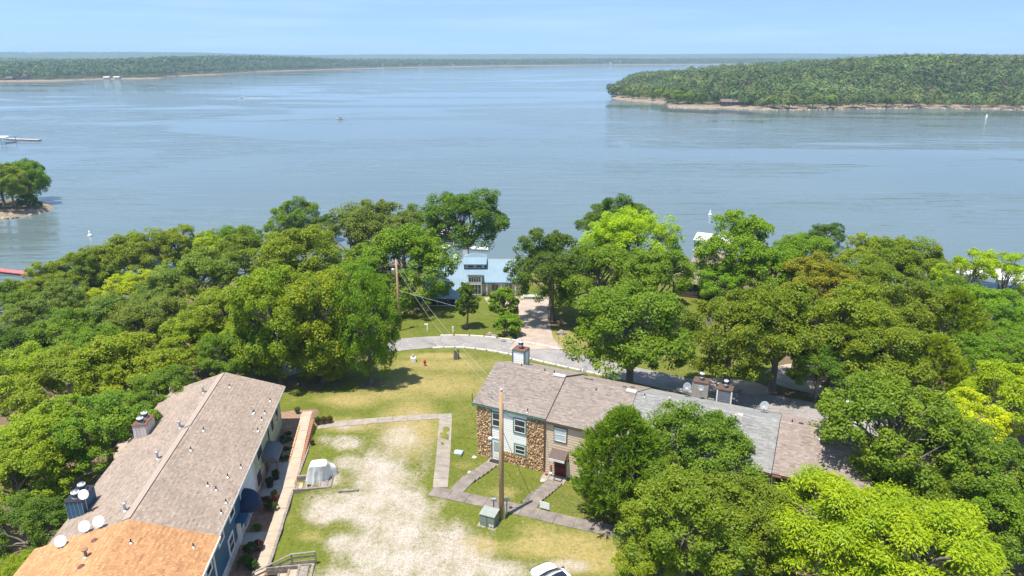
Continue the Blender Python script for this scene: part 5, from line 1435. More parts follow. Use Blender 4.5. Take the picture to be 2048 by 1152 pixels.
# flagstone edging of the far bed
ye = thing('stone_edging', 'row of yellow sandstone edging blocks beside the flower bed', 'edging', left(6.6, -6), LTH)
M_YSTONE = pm('yellow_sandstone', (.62, .42, .20), (.46, .30, .14), 3, .9, .4, 9)
for i in range(16):
    y_ = -5.9 + i * .36; w_ = random.uniform(.14, .2)
    MB().box(-w_ / 2, w_ / 2, -.165, .165, -.1, random.uniform(.12, .2)).build('edging_stone', M_YSTONE, ye, bevel=.03, loc=(0, y_ + 6, Tz(*left(6.6, y_)[:2]) - LO[2]))
# timber steps
def timber_steps(label, u0, u1, v0, v1, n, rail=False):
    g0 = LO[2]
    root = thing('timber_steps', label, 'steps', left(u0, (v0 + v1) / 2), LTH)
    cy_ = (v0 + v1) / 2
    zt = Tz(*left(u1 + .6, cy_)[:2]) - g0
    for i in range(n):
        a = .15 + (u1 - u0 - .3) * i / n; b = .15 + (u1 - u0 - .3) * (i + 1) / n
        z = .12 + (zt - .08) * (i + 1) / n
        MB().box(a, b - .02, v0 - cy_ + .14, v1 - cy_ - .14, z - .35, z).build('tread', M_WALK if i < n - 1 else M_TIMBER, root)
        tie(root, (a + .02, v0 - cy_ + .12, z - .02), (a + .02, v1 - cy_ - .12, z - .02), .16, .16)
    for v in (v0 - cy_, v1 - cy_):
        for k in range(3): tie(root, (0.05, v, zt - .05 - k * .225), (u1 - u0 + .1, v, zt - .02 - k * .225))
    tie(root, (u1 - u0 + .1, v0 - cy_, zt + .0), (u1 - u0 + .1, v1 - cy_, zt + .0))
    if rail:
        v = v1 - cy_ + .02
        pts = [(-1.0, -.25), (1.9, zt + .0), (3.6, zt + .08)]
        for x, z in pts[1:]: MB().beam((x, v, z - .6), (x, v, z + .98), .10, .10).build('post', M_TIMBER, root, bevel=.008)
        MB().beam((-.9, v, -.3), (-.9, v, .9), .10, .10).build('post', M_TIMBER, root, bevel=.008)
        for hh, nm, w_, h_ in ((1.0, 'handrail', .15, .05), (.62, 'rail', .045, .13), (.25, 'rail', .045, .13)):
            for (xa, za), (xb, zb) in zip(pts[:-1], pts[1:]):
                MB().beam((xa, v, za + hh), (xb, v, zb + hh), w_, h_).build(nm, M_TIMBER, root, bevel=.006)
timber_steps('timber-edged steps down from the court beside the covered cart', 7.9, 11.0, -11.1, -9.1, 4)
timber_steps('timber steps with a grey wooden handrail at the bottom edge', 7.9, 11.2, -22.5, -21.0, 4, True)

# pots and plants in front of the left row
def pot(label, x, y, r, h, mat, plant=None, z=None, name='plant_pot'):
    zz = Tz(x, y) + .04 if z is None else z
    root = thing(name, label, 'plant pot', (x, y, zz))
    MB().lathe([(r * .65, 0), (r * .95, h * .6), (r * 1.0, h * .92), (r * 1.1, h * .93), (r * 1.1, h), (r * .9, h), (r * .85, h * .85)], 14).build('pot', mat, root, True)
    MB().lathe([(r * .86, h * .84), (.01, h * .86)], 12, cap=False).build('soil', M_BRNTRIM, root)
    if plant:
        c = link('plant', SHRUB[0], root, loc=(0, 0, h * .9 - 1.5 * r * 1.2 + .5 * r), scale=(r * 1.2,) * 3); c.color = (*plant, 1)
M_TEAL = pm('teal_glaze', (.02, .15, .16), (.015, .11, .12), 3, .25)
M_TERRA = pm('terracotta', (.42, .17, .08), (.34, .14, .07), 3, .85)
for (u, v, r, h, m, pl, lab) in ((5.5, -3.0, .26, .45, M_TEAL, (.05, .10, .02), 'teal pot in the middle of the far flower bed'), (5.6, -5.2, .28, .48, M_TEAL, (.06, .11, .02), 'teal pot at the near end of the far flower bed'), (6.0, 2.2, .26, .42, M_TEAL, (.12, .14, .02), 'teal pot on the tan patch beyond the far flower bed'),
    (5.9, -8.3, .3, .6, M_BLACK, (.05, .10, .02), 'black planter beside the awning post'), (5.6, -9.3, .32, .6, M_BLACK, (.04, .10, .03), 'second black planter on the grey porch slab'), (6.3, -10.9, .26, .4, M_TERRA, (.20, .20, .02), 'terracotta pot with a yellow-leaved plant and red flowers'), (9.2, -8.2, .26, .40, pm('brown_glaze', (.10, .05, .03), None, 3, .4), (.10, .10, .03), 'brown pot on the grass beside the covered cart'), (8.3, -3.2, .2, .3, M_BRNTRIM, (.10, .07, .03), 'small dark pot on the retaining timbers')):
    q = left(u, v); pot(lab, q[0], q[1], r, h, m, pl)
q = left(6.3, -10.9); shrub('cluster of red flowers beside the terracotta pot', q[0] + .1, q[1] - .5, .24, (.42, .012, .02), 1.0, name='flowers')
for (u, v, r, col, h, lab) in ((5.9, -12.3, .62, (.09, .05, .03), 1.3, 'dark reddish shrub left of the navy awning'), (6.5, -12.6, .5, (.06, .12, .02), 1.2, 'green shrub right of the reddish one'), (5.8, -15.1, .42, (.09, .17, .02), .9, 'low green clump under the navy awning'),
    (6.0, -17.9, .62, (.05, .11, .02), 1.1, 'dark green shrub in the blue unit bed, left of a purple one'), (6.5, -17.5, .42, (.07, .03, .045), 1.5, 'purple-leaved shrub in the blue unit bed'), (5.9, -19.3, .6, (.06, .15, .02), 1.0, 'bright green shrub near the bottom of the blue unit bed'), (6.6, -19.6, .42, (.05, .12, .02), 1.2, 'small upright green shrub at the edge of the walk'),
    (5.7, -1.6, .42, (.04, .09, .015), .35, 'farthest low green mat in the flower bed'), (5.9, -2.6, .45, (.05, .11, .015), .35, 'second low green mat in the flower bed'), (6.0, -4.0, .36, (.04, .09, .015), .35, 'third low green mat in the flower bed'), (6.1, -5.4, .42, (.05, .11, .015), .35, 'nearest low green mat in the flower bed')):
    q = left(u, v); shrub(lab, q[0], q[1], r, col, h)
# flower box at the walk corner
q = on_ground(648, 848)
fb = thing('flower_box', 'dark wooden flower box beside the corner of the two walks', 'flower box', q, LTH + .1)
MB().box(-.9, .9, -.2, .2, .1, .5).build('box', M_BRNTRIM, fb); MB().box(-.8, -.7, -.15, .15, -.1, .1).build('leg', M_BRNTRIM, fb); MB().box(.7, .8, -.15, .15, -.1, .1).build('leg', M_BRNTRIM, fb)
for i in range(3):
    c = link('plant', SHRUB[0], fb, loc=(-.6 + i * .6, 0, .5 - 1.5 * .34 + .12), scale=(.34,) * 3); c.color = (.06 + .03 * i, .10, .02, 1)

# ------------------------------------------------------------------ covered cart
M_COVER = pm('white_canvas', (.72, .71, .69), (.64, .63, .61), 1.5, .8, .3, 6)
rings = [(0.02, [(611, 954), (626, 955), (640, 953), (653, 949), (674, 936), (673, 930), (655, 931), (636, 933), (618, 936), (611, 945)]),
         (.8, [(613, 938), (627, 939), (640, 937), (652, 934), (670.5, 920), (668, 915.5), (653, 916), (636, 918), (620, 920), (614, 929)]),
         (1.25, [(614.5, 929), (627.5, 930), (640, 928), (651, 925.5), (659, 916), (658, 910), (649, 910.5), (636, 911.5), (620.5, 914), (615, 922)]),
         (1.78, [(617.5, 919.5), (628, 919), (640, 918), (650, 917), (652, 912), (651.5, 905), (645, 904.5), (636, 905.5), (621, 908), (618, 914)])]
ctr = at_z(640, 938, 0)
R3 = [[at_z(a, b_, z) - np.array([ctr[0], ctr[1], 0]) for a, b_ in pts] for z, pts in rings]
def dens(ring, m=60):
    out = []; n = len(ring)
    for i in range(m):
        s = i * n / m; k = int(s); f = s - k
        p0, p1, p2, p3 = ring[(k - 1) % n], ring[k % n], ring[(k + 1) % n], ring[(k + 2) % n]
        lin = p1 + (p2 - p1) * f
        cat_ = .5 * (2 * p1 + (p2 - p0) * f + (2 * p0 - 5 * p1 + 4 * p2 - p3) * f * f + (3 * p1 - p0 - 3 * p2 + p3) * f ** 3)
        out.append(.6 * lin + .4 * cat_)
    return out
D3 = [dens(r) for r in R3]
rg = np.random.default_rng(8)
rows = []
ph = rg.random(60)
for lev in np.linspace(0, len(D3) - 1, 16):
    k = min(int(lev), len(D3) - 2); f = lev - k
    row = []
    fold = np.interp(lev, [0, 1.5, 2.7, 3], [.045, .03, .006, 0])
    for i in range(60):
        p_ = D3[k][i] + (D3[k + 1][i] - D3[k][i]) * f
        o_ = np.array([p_[0], p_[1], 0]); o_ = o_ / max(np.linalg.norm(o_), 1e-6)
        row.append(p_ + o_ * fold * (math.sin(i * 1.05 + ph[i // 6] * 2) + .6 * math.sin(i * 2.3 + lev)))
    row.append(row[0]); rows.append(row)
mb = MB().grid(rows)
cap = [p_ * np.array([.9, .9, 1]) + np.array([0, 0, .05]) for p_ in D3[-1]]
mb.grid([rows[-1], cap + [cap[0]]]); mb.add(cap, [tuple(range(60))])
cart = thing('covered_cart', 'golf cart hidden under a white canvas cover on the court', 'golf cart', (ctr[0], ctr[1], Tz(ctr[0], ctr[1])))
mb.build('canvas_cover', M_COVER, cart, True)
w0 = at_z(668, 936, 0) - ctr
MB().lathe([(.05, -.08), (.2, -.08), (.22, 0), (.2, .08), (.05, .08)], 14).build('tyre', M_BLACK, cart, loc=(w0[0] - .15, w0[1] + .1, .21), rot=(math.pi / 2, 0, .6))
# parking stop timber
q = on_ground(697, 984); o = MB().beam((-.85, 0, .08), (.85, .12, .10), .22, .2).build('parking_timber', M_TIMBER, None, bevel=.015, loc=q)
tag(o, 'loose grey timber lying on the gravel below the covered cart', 'timber')

# ------------------------------------------------------------------ car
def car(label, x, y, rz):
    root = thing('parked_car', label, 'car', (x, y, Tz(x, y) + .01), rz)
    paint = pm('white_car_paint', (.80, .80, .80), (.78, .78, .78), 1, .18, spec=.6)
    dark = pm('car_glass', (.012, .016, .024), (.012, .016, .024), 1, .04, spec=.7)
    # stations along the length (x forward): half width, sill, belt / bonnet height
    st = [(2.38, .62, .45, .62), (2.28, .80, .36, .84), (2.0, .90, .30, .93), (1.2, .94, .28, 1.02), (.85, .95, .27, 1.06), (-.6, .96, .27, 1.08), (-1.8, .94, .30, 1.10), (-2.2, .90, .36, 1.06), (-2.34, .80, .45, .9)]
    rows = []
    for (px_, hw, z0, z1) in st:
        r_ = []
        for s_ in (-1, 1):
            pr_ = [(hw * .90, z0), (hw, z0 + .12), (hw, (z0 + z1) / 2), (hw * .985, z1 - .12), (hw * .93, z1 - .03), (hw * .55, z1 + .015)]
            pr_ = pr_ if s_ < 0 else pr_[::-1]
            r_ += [(px_ - (.06 * abs(b_) ** 2 if px_ > 2 else 0), s_ * b_, c_) for b_, c_ in pr_]
        rows.append(r_ + [r_[0]])
    mb = MB().grid(rows); n_ = len(rows[0]) - 1
    mb.add(rows[0][:n_], [tuple(range(n_))]); mb.add(rows[-1][:n_], [tuple(range(n_ - 1, -1, -1))])
    body = mb.build('body', paint, root, True)
    ss = body.modifiers.new('subsurf', 'SUBSURF'); ss.levels = 1; ss.render_levels = 2
    # cabin
    cab = [(1.02, .80, 1.05), (.30, .70, 1.58), (-.2, .68, 1.66), (-1.5, .66, 1.63), (-2.12, .74, 1.1)]
    top = [(x_, -hw, z) for x_, hw, z in cab], [(x_, hw, z) for x_, hw, z in cab]
    g = MB()
    g.add([(1.02, -.80, 1.05), (1.10, 0, 1.06), (1.02, .80, 1.05), (.30, .68, 1.57), (.36, 0, 1.60), (.30, -.68, 1.57)], [(0, 1, 4, 5), (1, 2, 3, 4)])
    g.build('windscreen', dark, root, True)
    for s_ in (-1, 1):
        MB().add([(.98, s_ * .86, 1.07), (.27, s_ * .72, 1.55), (-1.5, s_ * .69, 1.58), (-2.05, s_ * .80, 1.12)], [(0, 1, 2, 3)]).build('side_window', dark, root)
        MB().tube([(1.04, s_ * .84, 1.06), (.62, s_ * .79, 1.36), (.30, s_ * .72, 1.585)], .045, 6).build('pillar', paint, root, True)
        MB().box(.72, .92, s_ * 1.0 - .10, s_ * 1.0 + .10, 1.08, 1.24).build('mirror', M_BLACK if s_ < 0 else M_BLACK, root, bevel=.03)
        MB().add([(2.30, s_ * .78, .70), (2.36, s_ * .52, .70), (2.30, s_ * .52, .82), (2.18, s_ * .80, .84)], [(0, 1, 2, 3)]).build('headlight', M_GLASS, root)
    rr = []
    for x_, hw, z in ((.34, .74, 1.575), (.1, .74, 1.63), (-.4, .73, 1.67), (-1.0, .72, 1.67), (-1.55, .71, 1.63)):
        rr.append([(x_ + .05 * (1 - (k / 4 - 1) ** 2), hw * (k / 4 - 1), z + .03 * (1 - (k / 4 - 1) ** 2)) for k in range(9)])
    rf = MB().grid(rr).build('roof', paint, root, True)
    so = rf.modifiers.new('solid', 'SOLIDIFY'); so.thickness = .05
    MB().add([(.16, -.5, 1.672), (.19, 0, 1.688), (.16, .5, 1.672), (-.42, .5, 1.71), (-.42, 0, 1.722), (-.42, -.5, 1.71)], [(0, 1, 4, 5), (1, 2, 3, 4)]).build('sunroof', dark, root)
    MB().add([(-.46, -.5, 1.712), (-.46, .5, 1.712), (-1.15, .5, 1.715), (-1.15, -.5, 1.715)], [(0, 1, 2, 3)]).build('sunroof', dark, root)
    MB().add([(1.16, -.82, 1.065), (1.24, 0, 1.085), (1.16, .82, 1.065), (1.04, .80, 1.078), (1.11, 0, 1.098), (1.04, -.80, 1.078)], [(0, 1, 4, 5), (1, 2, 3, 4)]).build('cowl', M_BLACK, root)
    wp = MB()
    wp.tube([(1.12, .1, 1.11), (1.02, .62, 1.16)], .014, 5); wp.tube([(1.12, -.45, 1.10), (1.04, .05, 1.16)], .014, 5); wp.build('wiper', M_BLACK, root)
    MB().box(2.30, 2.43, -.6, .6, .40, .66).build('grille', M_BLACK, root, bevel=.03)
    MB().tube([(2.26, -.83, .66), (2.40, -.5, .66), (2.44, 0, .66), (2.40, .5, .66), (2.26, .83, .66)], .035, 6).build('bonnet_edge_trim', M_DARKM, root, True)
    for x_ in (1.45, -1.4):
        for s_ in (-1, 1):
            w_ = MB().lathe([(.20, -.11), (.33, -.11), (.36, -.05), (.36, .05), (.33, .11), (.20, .11)], 24).build('wheel', M_BLACK, root, True, loc=(x_, s_ * .86, .35), rot=(math.pi / 2, 0, 0))
            MB().lathe([(.02, .10), (.21, .112), (.22, .08), (.22, -.08), (.02, -.1)], 20).build('rim', M_GALV, w_, True)
    return root
ca = at_z(1057, 1137, .85); cb = at_z(1101, 1118, .85)
wv = (cb - ca)[:2]; wv /= np.linalg.norm(wv); hd = np.array([-wv[1], wv[0]])
fm = (ca + cb)[:2] / 2
cc_ = fm - hd * 2.25
car('white SUV with a dark glass roof, cut off by the bottom edge', cc_[0], cc_[1], math.atan2(hd[1], hd[0]))

# ================================================================== BLUE-ROOFED HOUSE
M_BLUEMET = pm('blue_metal_roof', (.215, .295, .345), (.195, .27, .32), .6, .38, spec=.5)
M_BLUETRIM = pm('blue_trim', (.03, .16, .30), None, 3, .5)
M_CREAM = pm('cream_wall', (.66, .62, .54), (.58, .54, .47), 1, .75)
def metal_roof(parent, O, U, V, seam=.45, name='roof'):
    O, U, V = (np.asarray(a, float) for a in (O, U, V)); W = np.linalg.norm(U); L = np.linalg.norm(V); u, v = U / W, V / L
    n = np.cross(u, v); n = n / np.linalg.norm(n); n = n if n[2] > 0 else -n
    b = -n * .07
    o = MB().add([O + b, O + U + b, O + U + V + b, O + V + b, O, O + U, O + U + V, O + V], [(0, 3, 2, 1), (4, 5, 6, 7), (0, 1, 5, 4), (1, 2, 6, 5), (2, 3, 7, 6), (3, 0, 4, 7)]).build(name, M_BLUEMET, parent)
    mb = MB(); k = int(W / seam)
    for i in range(k + 1):
        a = O + u * (W * i / k) + n * .028; mb.beam(a, a + V, .05, .06, up=n)
    s = mb.build('standing_seams', M_BLUEMET, o); s['kind'] = 'stuff'
    return o
HY, HZ0, HE, HRg = 113.0, -4.8, -2.55, -.05         # front eave plan distance, floor, eave, ridge heights
bh = thing('lake_house', 'lake house with a pale blue standing-seam metal roof at the shore', 'house', (-6.0, HY + 6, HZ0))
hx0, hx1 = -9.5, 8.0
MB().add([(hx0 + .5, -5.2, -.3), (hx1 - .5, -5.2, -.3), (hx1 - .5, 5.2, -.3), (hx0 + .5, 5.2, -.3), (hx0 + .5, -5.2, 2.2), (hx1 - .5, -5.2, 2.2), (hx1 - .5, 5.2, 2.2), (hx0 + .5, 5.2, 2.2), (hx0 + .5, 0, 4.55), (hx1 - .5, 0, 4.55)],
    [(0, 3, 2, 1), (0, 1, 5, 4), (1, 2, 6, 9, 5), (2, 3, 7, 6), (3, 0, 4, 8, 7), (4, 5, 9, 8), (6, 7, 8, 9)]).build('wall', M_CREAM, bh)
metal_roof(bh, (hx0, -6, HE - HZ0), (hx1 - hx0, 0, 0), (0, 6, HRg - HE)); metal_roof(bh, (hx0, 6, HE - HZ0), (hx1 - hx0, 0, 0), (0, -6, HRg - HE))
MB().box(hx0, hx1, -6.06, -6.005, HE - HZ0 - .2, HE - HZ0).build('fascia', M_BLUETRIM, bh)
# cupola with a ribbon of windows
cx0, cx1 = -2.55, 1.35
MB().box(cx0 + .25, cx1 - .25, -2.6, 1.0, 3.2, 4.75).build('dormer_wall', M_CREAM, bh)
dw = MB().box(cx0, cx0 + .25, -2.7, -2.2, 3.3, 4.7).box(cx1 - .25, cx1, -2.7, -2.2, 3.3, 4.7).box(cx0, cx1, -2.72, -2.66, 3.25, 3.75).build('dormer_trim', M_BLUETRIM, bh)
for x_ in (-1.35, .15): window(bh, (x_, -2.72, 4.15), (1, 0), (0, -1), 1.15, .5, M_WHITE, (1, 1))
metal_roof(bh, (cx0 - .1, -3.0, 4.62), (cx1 - cx0 + .2, 0, 0), (0, 2.0, .75), name='dormer_roof')
apx = ((cx0 + cx1) / 2, -.6, 6.15)
MB().add([(cx0 - .1, -1.0, 5.37), (cx1 + .1, -1.0, 5.37), (cx1 + .1, 1.4, 5.2), (cx0 - .1, 1.4, 5.2), apx], [(0, 1, 4), (1, 2, 4), (2, 3, 4), (3, 0, 4)]).build('dormer_cap', M_BLUEMET, bh)
# tall bay of white-framed windows
MB().box(-1.65, .75, -6.5, -4.5, -.2, 3.72).build('bay_wall', M_WHITE, bh)
MB().box(-1.8, .9, -6.65, -4.4, 3.725, 3.85).build('bay_roof', M_BLUEMET, bh)
window(bh, (-.45, -6.51, 2.95), (1, 0), (0, -1), 2.2, 1.05, M_WHITE, (5, 1)); window(bh, (-.45, -6.51, 1.15), (1, 0), (0, -1), 2.2, 1.9, M_WHITE, (4, 1))
for x_ in (1.6, 4.1, 6.6): MB().box(x_ - .09, x_ + .09, -5.95, -5.77, -.1, 2.05).build('porch_post', M_WHITE, bh)
for x_ in (3.0, 5.4): window(bh, (x_, -5.22, 1.1), (1, 0), (0, -1), 1.3, 1.3, M_WHITE, (2, 1))
for x_ in (-3.4, -5.6, -7.6): window(bh, (x_, -5.22, 1.1), (1, 0), (0, -1), 1.1, 1.3, M_WHITE, (2, 1))
MB().box(-3.05, -2.15, 1.5, 2.2, 3.0, 6.25).build('chimney', pm('white_brick', (.68, .64, .60), (.55, .50, .46), 6, .9), bh)
MB().box(-3.1, -2.1, 1.45, 2.25, 6.255, 6.33).build('chimney_cap', M_DARKM, bh)
dish('white dish on the ridge beside the white chimney of the lake house', (-6 - 4.2, HY + 6.2, HRg + .0), R_(250), .35, .45, 40)
# carport
cp = thing('carport', 'blue metal carport sheltering a dark pickup beside the lake house', 'carport', (-11.5, 107.4, -5.7))
metal_roof(cp, (-3.6, -.35, 2.25), (7.4, 0, 0), (0, 6.4, 1.5))
MB().box(-3.6, 3.8, -.42, -.36, 2.05, 2.25).build('fascia', M_BLUETRIM, cp)
for x_ in (-3.4, -1.0, 2.6): MB().box(x_ - .08, x_ + .08, 0, .16, 0, 2.15).build('post', M_CREAM, cp)
MB().box(-3.6, 3.6, 5.6, 5.8, 0, 3.3).build('back_wall', M_CREAM, cp)
tk = thing('pickup_truck', 'dark pickup truck with white window frames parked under the carport', 'truck', (-11.9, 109.2, -5.68), R_(4))
M_TRUCK = pm('dark_blue_paint', (.05, .075, .11), None, 1, .25, spec=.5)
MB().prism([(-2.7, -.9), (2.6, -.9), (2.7, -.6), (2.7, .6), (2.6, .9), (-2.7, .9)], .5, 1.1).build('body', M_TRUCK, tk, bevel=.08)
MB().add([(-.9, -.85, 1.1), (1.4, -.85, 1.1), (1.4, .85, 1.1), (-.9, .85, 1.1), (-.7, -.72, 1.75), (.6, -.72, 1.75), (.6, .72, 1.75), (-.7, .72, 1.75)], [(4, 5, 6, 7), (0, 1, 5, 4), (1, 2, 6, 5), (2, 3, 7, 6), (3, 0, 4, 7)]).build('cab', M_GLASS, tk)
MB().tube([(1.42, -.86, 1.1), (.6, -.74, 1.77), (-.7, -.74, 1.77), (-.92, -.86, 1.1)], .05, 6).tube([(-.05, -.8, 1.1), (-.05, -.74, 1.76)], .05, 6).build('window_frame', M_WHITE, tk)
for x_ in (-1.7, 1.7):
    for y_ in (-.8, .8): MB().lathe([(.1, -.12), (.38, -.12), (.4, 0), (.38, .12), (.1, .12)], 16).build('wheel', M_BLACK, tk, True, loc=(x_, y_, .4), rot=(math.pi / 2, 0, 0))
o = MB().box(-3.8, 3.8, -.1, .1, -.35, .12).build('retaining_kerb', M_KERB, None, loc=(-11.5, 106.6, Tz(-11.5, 106.3)))
tag(o, 'low concrete kerb in front of the carport', 'kerb')
q = on_ground(1066, 598)
o = MB().box(-1.6, 1.6, -.4, .4, 0, .55).box(-1.7, 1.7, -.5, .5, .55, .64).build('planter_box', pm('pale_green_boards', (.48, .55, .42), None, 2, .7), None, loc=q)
tag(o, 'pale green low planter box at the head of the driveway', 'planter')

# brown house in the wood
q = on_ground(1392, 598)
kb = thing('brown_house', 'dark brown house with tan shingle roofs half hidden in the right wood', 'house', q, R_(-24))
M_DKWOOD = pm('dark_brown_boards', (.095, .068, .055), (.07, .05, .042), 3, .8)
for (x0, x1, y0, y1, zb, ze, zr, sd_) in ((-4.6, 3.2, 0, 7.0, -.5, 2.6, 4.2, 81), (-2.5, 3.0, 7.2, 13.5, -.5, 4.4, 6.2, 84)):
    xm = (x0 + x1) / 2
    MB().add([(x0 + .4, y0 + .4, zb), (x1 - .4, y0 + .4, zb), (x1 - .4, y1 - .4, zb), (x0 + .4, y1 - .4, zb), (x0 + .4, y0 + .4, ze), (x1 - .4, y0 + .4, ze), (x1 - .4, y1 - .4, ze), (x0 + .4, y1 - .4, ze), (x0 + .4, (y0 + y1) / 2, zr - .2), (x1 - .4, (y0 + y1) / 2, zr - .2)],
        [(0, 3, 2, 1), (0, 1, 5, 4), (1, 2, 6, 9, 5), (2, 3, 7, 6), (3, 0, 4, 8, 7), (4, 5, 9, 8), (6, 7, 8, 9)]).build('wall', M_DKWOOD, kb)
    roof_slope(kb, 'roof', (x0, y0, ze), (x1 - x0, 0, 0), (0, (y1 - y0) / 2, zr - ze), PAL_TAUPE, sd_, .3, .6); roof_slope(kb, 'roof', (x0, y1, ze), (x1 - x0, 0, 0), (0, -(y1 - y0) / 2, zr - ze), PAL_TAUPE, sd_ + 1, .3, .6)
window(kb, (0, .4, 1.3), (1, 0), (0, -1), 1.4, 1.2, M_BRNTRIM, (2, 1))
# brick gable glimpsed at the far right
q = on_ground(1975, 770)
gb = thing('brick_house', 'brown brick house end showing through the trees at the far right', 'house', q, R_(15))
MB().add([(-3, 0, -1), (3, 0, -1), (3, 7, -1), (-3, 7, -1), (-3, 0, 2.6), (3, 0, 2.6), (3, 7, 2.6), (-3, 7, 2.6), (0, 0, 4.2), (0, 7, 4.2)], [(0, 3, 2, 1), (0, 1, 5, 8, 4), (1, 2, 6, 5), (2, 3, 7, 9, 6), (3, 0, 4, 7)]).build('wall', M_BRICK, gb)
roof_slope(gb, 'roof', (3.4, -.3, 2.45), (0, 7.6, 0), (-3.4, 0, 1.8), PAL_BROWN, 88, .3, .6); roof_slope(gb, 'roof', (-3.4, -.3, 2.45), (0, 7.6, 0), (3.4, 0, 1.8), PAL_BROWN, 89, .3, .6)

# ================================================================== DOCKS, BOATS, BUOYS
M_DECK = pm('dock_deck', (.50, .47, .43), (.40, .37, .34), 1.5, .85)
M_TEALM = pm('teal_steel', (.02, .22, .20), None, 2, .4)
def boat_dock(label, x, y, rz, w, d, h, roof_mat, post_mat, gable=.5):
    root = thing('boat_dock', label, 'boat dock', (x, y, LAKE), rz)
    MB().box(-w / 2, w / 2, -d / 2, -d / 2 + 1.6, .15, .5).box(-w / 2, -w / 2 + 1.2, -d / 2 + 1.6, d / 2, .15, .5).box(w / 2 - 1.2, w / 2, -d / 2 + 1.6, d / 2, .15, .5).build('deck', M_DECK, root)
    for x_ in (-w / 2 + .3, 0, w / 2 - .3):
        for y_ in (-d / 2 + .4, d / 2 - .4): MB().box(x_ - .09, x_ + .09, y_ - .09, y_ + .09, .5 if abs(x_) > .1 or y_ < 0 else .2, h).build('post', post_mat, root)
    MB().add([(-w / 2, -d / 2, h), (w / 2, -d / 2, h), (w / 2, d / 2, h), (-w / 2, d / 2, h), (-w / 2, 0, h + gable), (w / 2, 0, h + gable)], [(0, 1, 5, 4), (2, 3, 4, 5), (0, 4, 3), (1, 2, 5), (0, 3, 2, 1)]).build('roof', roof_mat, root)
    return root
M_WROOF = pm('white_dock_roof', (.78, .77, .76), (.70, .69, .68), 1, .5)
p_ = at_z(905, 492, LAKE); boat_dock('white-roofed boat dock seen through the maple behind the lake house', p_[0], p_[1] + 4, R_(4), 9.5, 9, 3.4, M_WROOF, M_WHITE)
def boat(name, label, x, y, rz, L, hull, top=True, canopy=None):
    root = thing(name, label, 'boat', (x, y, LAKE), rz)
    W = L * .17; rows = []
    for f, ww, zz in ((-.5, .85, .0), (-.2, 1, 0), (.15, .95, .03), (.35, .65, .08), (.5, .04, .2)):
        rows.append([(f * L, -W * ww, .55 + zz * L * .35), (f * L, -W * ww * .75, .0), (f * L, 0, -.2), (f * L, W * ww * .75, 0), (f * L, W * ww, .55 + zz * L * .35)])
    mb = MB().grid(rows); mb.add(rows[0], [(0, 1, 2, 3, 4)]); mb.build('hull', hull, root)
    mb = MB().grid([[(r_[0][0], r_[0][1], r_[0][2] - .06), (r_[4][0], r_[4][1], r_[4][2] - .06)] for r_ in rows]); mb.build('deck', M_WHITE, root)
    MB().add([(.1 * L, -W * .7, .55), (.1 * L, W * .7, .55), (.0 * L, W * .6, 1.05), (.0 * L, -W * .6, 1.05)], [(0, 1, 2, 3)]).build('windscreen', M_GLASS, root)
    MB().box(-.35 * L, -.22 * L, -W * .7, W * .7, .4, .85).build('seat', M_WHITE, root)
    if canopy: MB().box(-.3 * L, .05 * L, -W * .8, W * .8, 1.75, 1.83).box(-.28 * L, -.26 * L, -W * .7, -W * .66, .5, 1.75).box(.02 * L, .04 * L, W * .66, W * .7, .5, 1.75).build('canopy', canopy, root)
    return root
p_ = at_z(955, 500, LAKE); boat('moored_boat', 'white boat moored right of the dock behind the maple', p_[0], p_[1], R_(170), 6.5, M_WHITE)
p_ = at_z(893, 495, LAKE); boat('moored_boat', 'blue-hulled boat in the slip of the dock behind the lake house', p_[0], p_[1] + 1, R_(80), 7, M_BLUE)
p_ = at_z(1436, 508, LAKE); bd = boat_dock('white-roofed boat dock with green steelwork behind the right trees', p_[0], p_[1] + 3, R_(-30), 10, 7, 3.2, M_WROOF, M_TEALM, 1.3)
p_ = at_z(2015, 592, LAKE); boat_dock('white-roofed boat dock with blue boats at the right edge', max(p_[0], 104), max(p_[1], 142), R_(-40), 15, 10, 3.8, M_WROOF, M_BLUETRIM, 1.0)
p_ = at_z(682, 239, LAKE); boat('motor_boat', 'small white and maroon motor boat drifting in mid lake', p_[0], p_[1], R_(-25), 7.5, M_WHITE, canopy=pm('maroon_canvas', (.16, .03, .04), None, 2, .6))
p_ = at_z(483, 196, LAKE); boat('motor_boat', 'white motor boat speeding left across the far lake', p_[0], p_[1], R_(180), 8, M_WHITE, canopy=M_WHITE)
t = NT('wake_foam'); f = t.noise(t.pos((.3, 1, 1)), 1.2, 4, .7)
t.color((.78, .80, .80)); t.rough(.8, .2); t.link(t.ramp(f, .42, .58, 0, .9), t.b.inputs['Alpha'])
mb = MB(); rows = []
for k in range(14):
    x_ = k / 13 * 34; w_ = 1.6 + 1.2 * math.sin(k * .35) + .12 * k; rows.append([(p_[0] + 3.4 + x_, p_[1] - w_, LAKE + .05), (p_[0] + 3.4 + x_, p_[1], LAKE + .12), (p_[0] + 3.4 + x_, p_[1] + w_, LAKE + .05)])
o = mb.grid(rows).build('wake_foam', t.m); tag(o, 'white foam wake trailing the speeding boat', kind='stuff')
def buoy(label, px, py, s=1.0):
    p_ = at_z(px, py, LAKE)
    root = thing('buoy', label, 'buoy', p_)
    MB().lathe([(.12, -.3), (.55, -.1), (.6, .2), (.45, .45), (.2, .55), (.17, 1.5), (.05, 1.6)], 14).build('float', M_WHITE, root, True)
    MB().lathe([(.19, 1.0), (.19, 1.15)], 14).build('band', pm('orange_band', (.7, .2, .03), None, 2, .5), root)
    root.scale = (s, s, s)
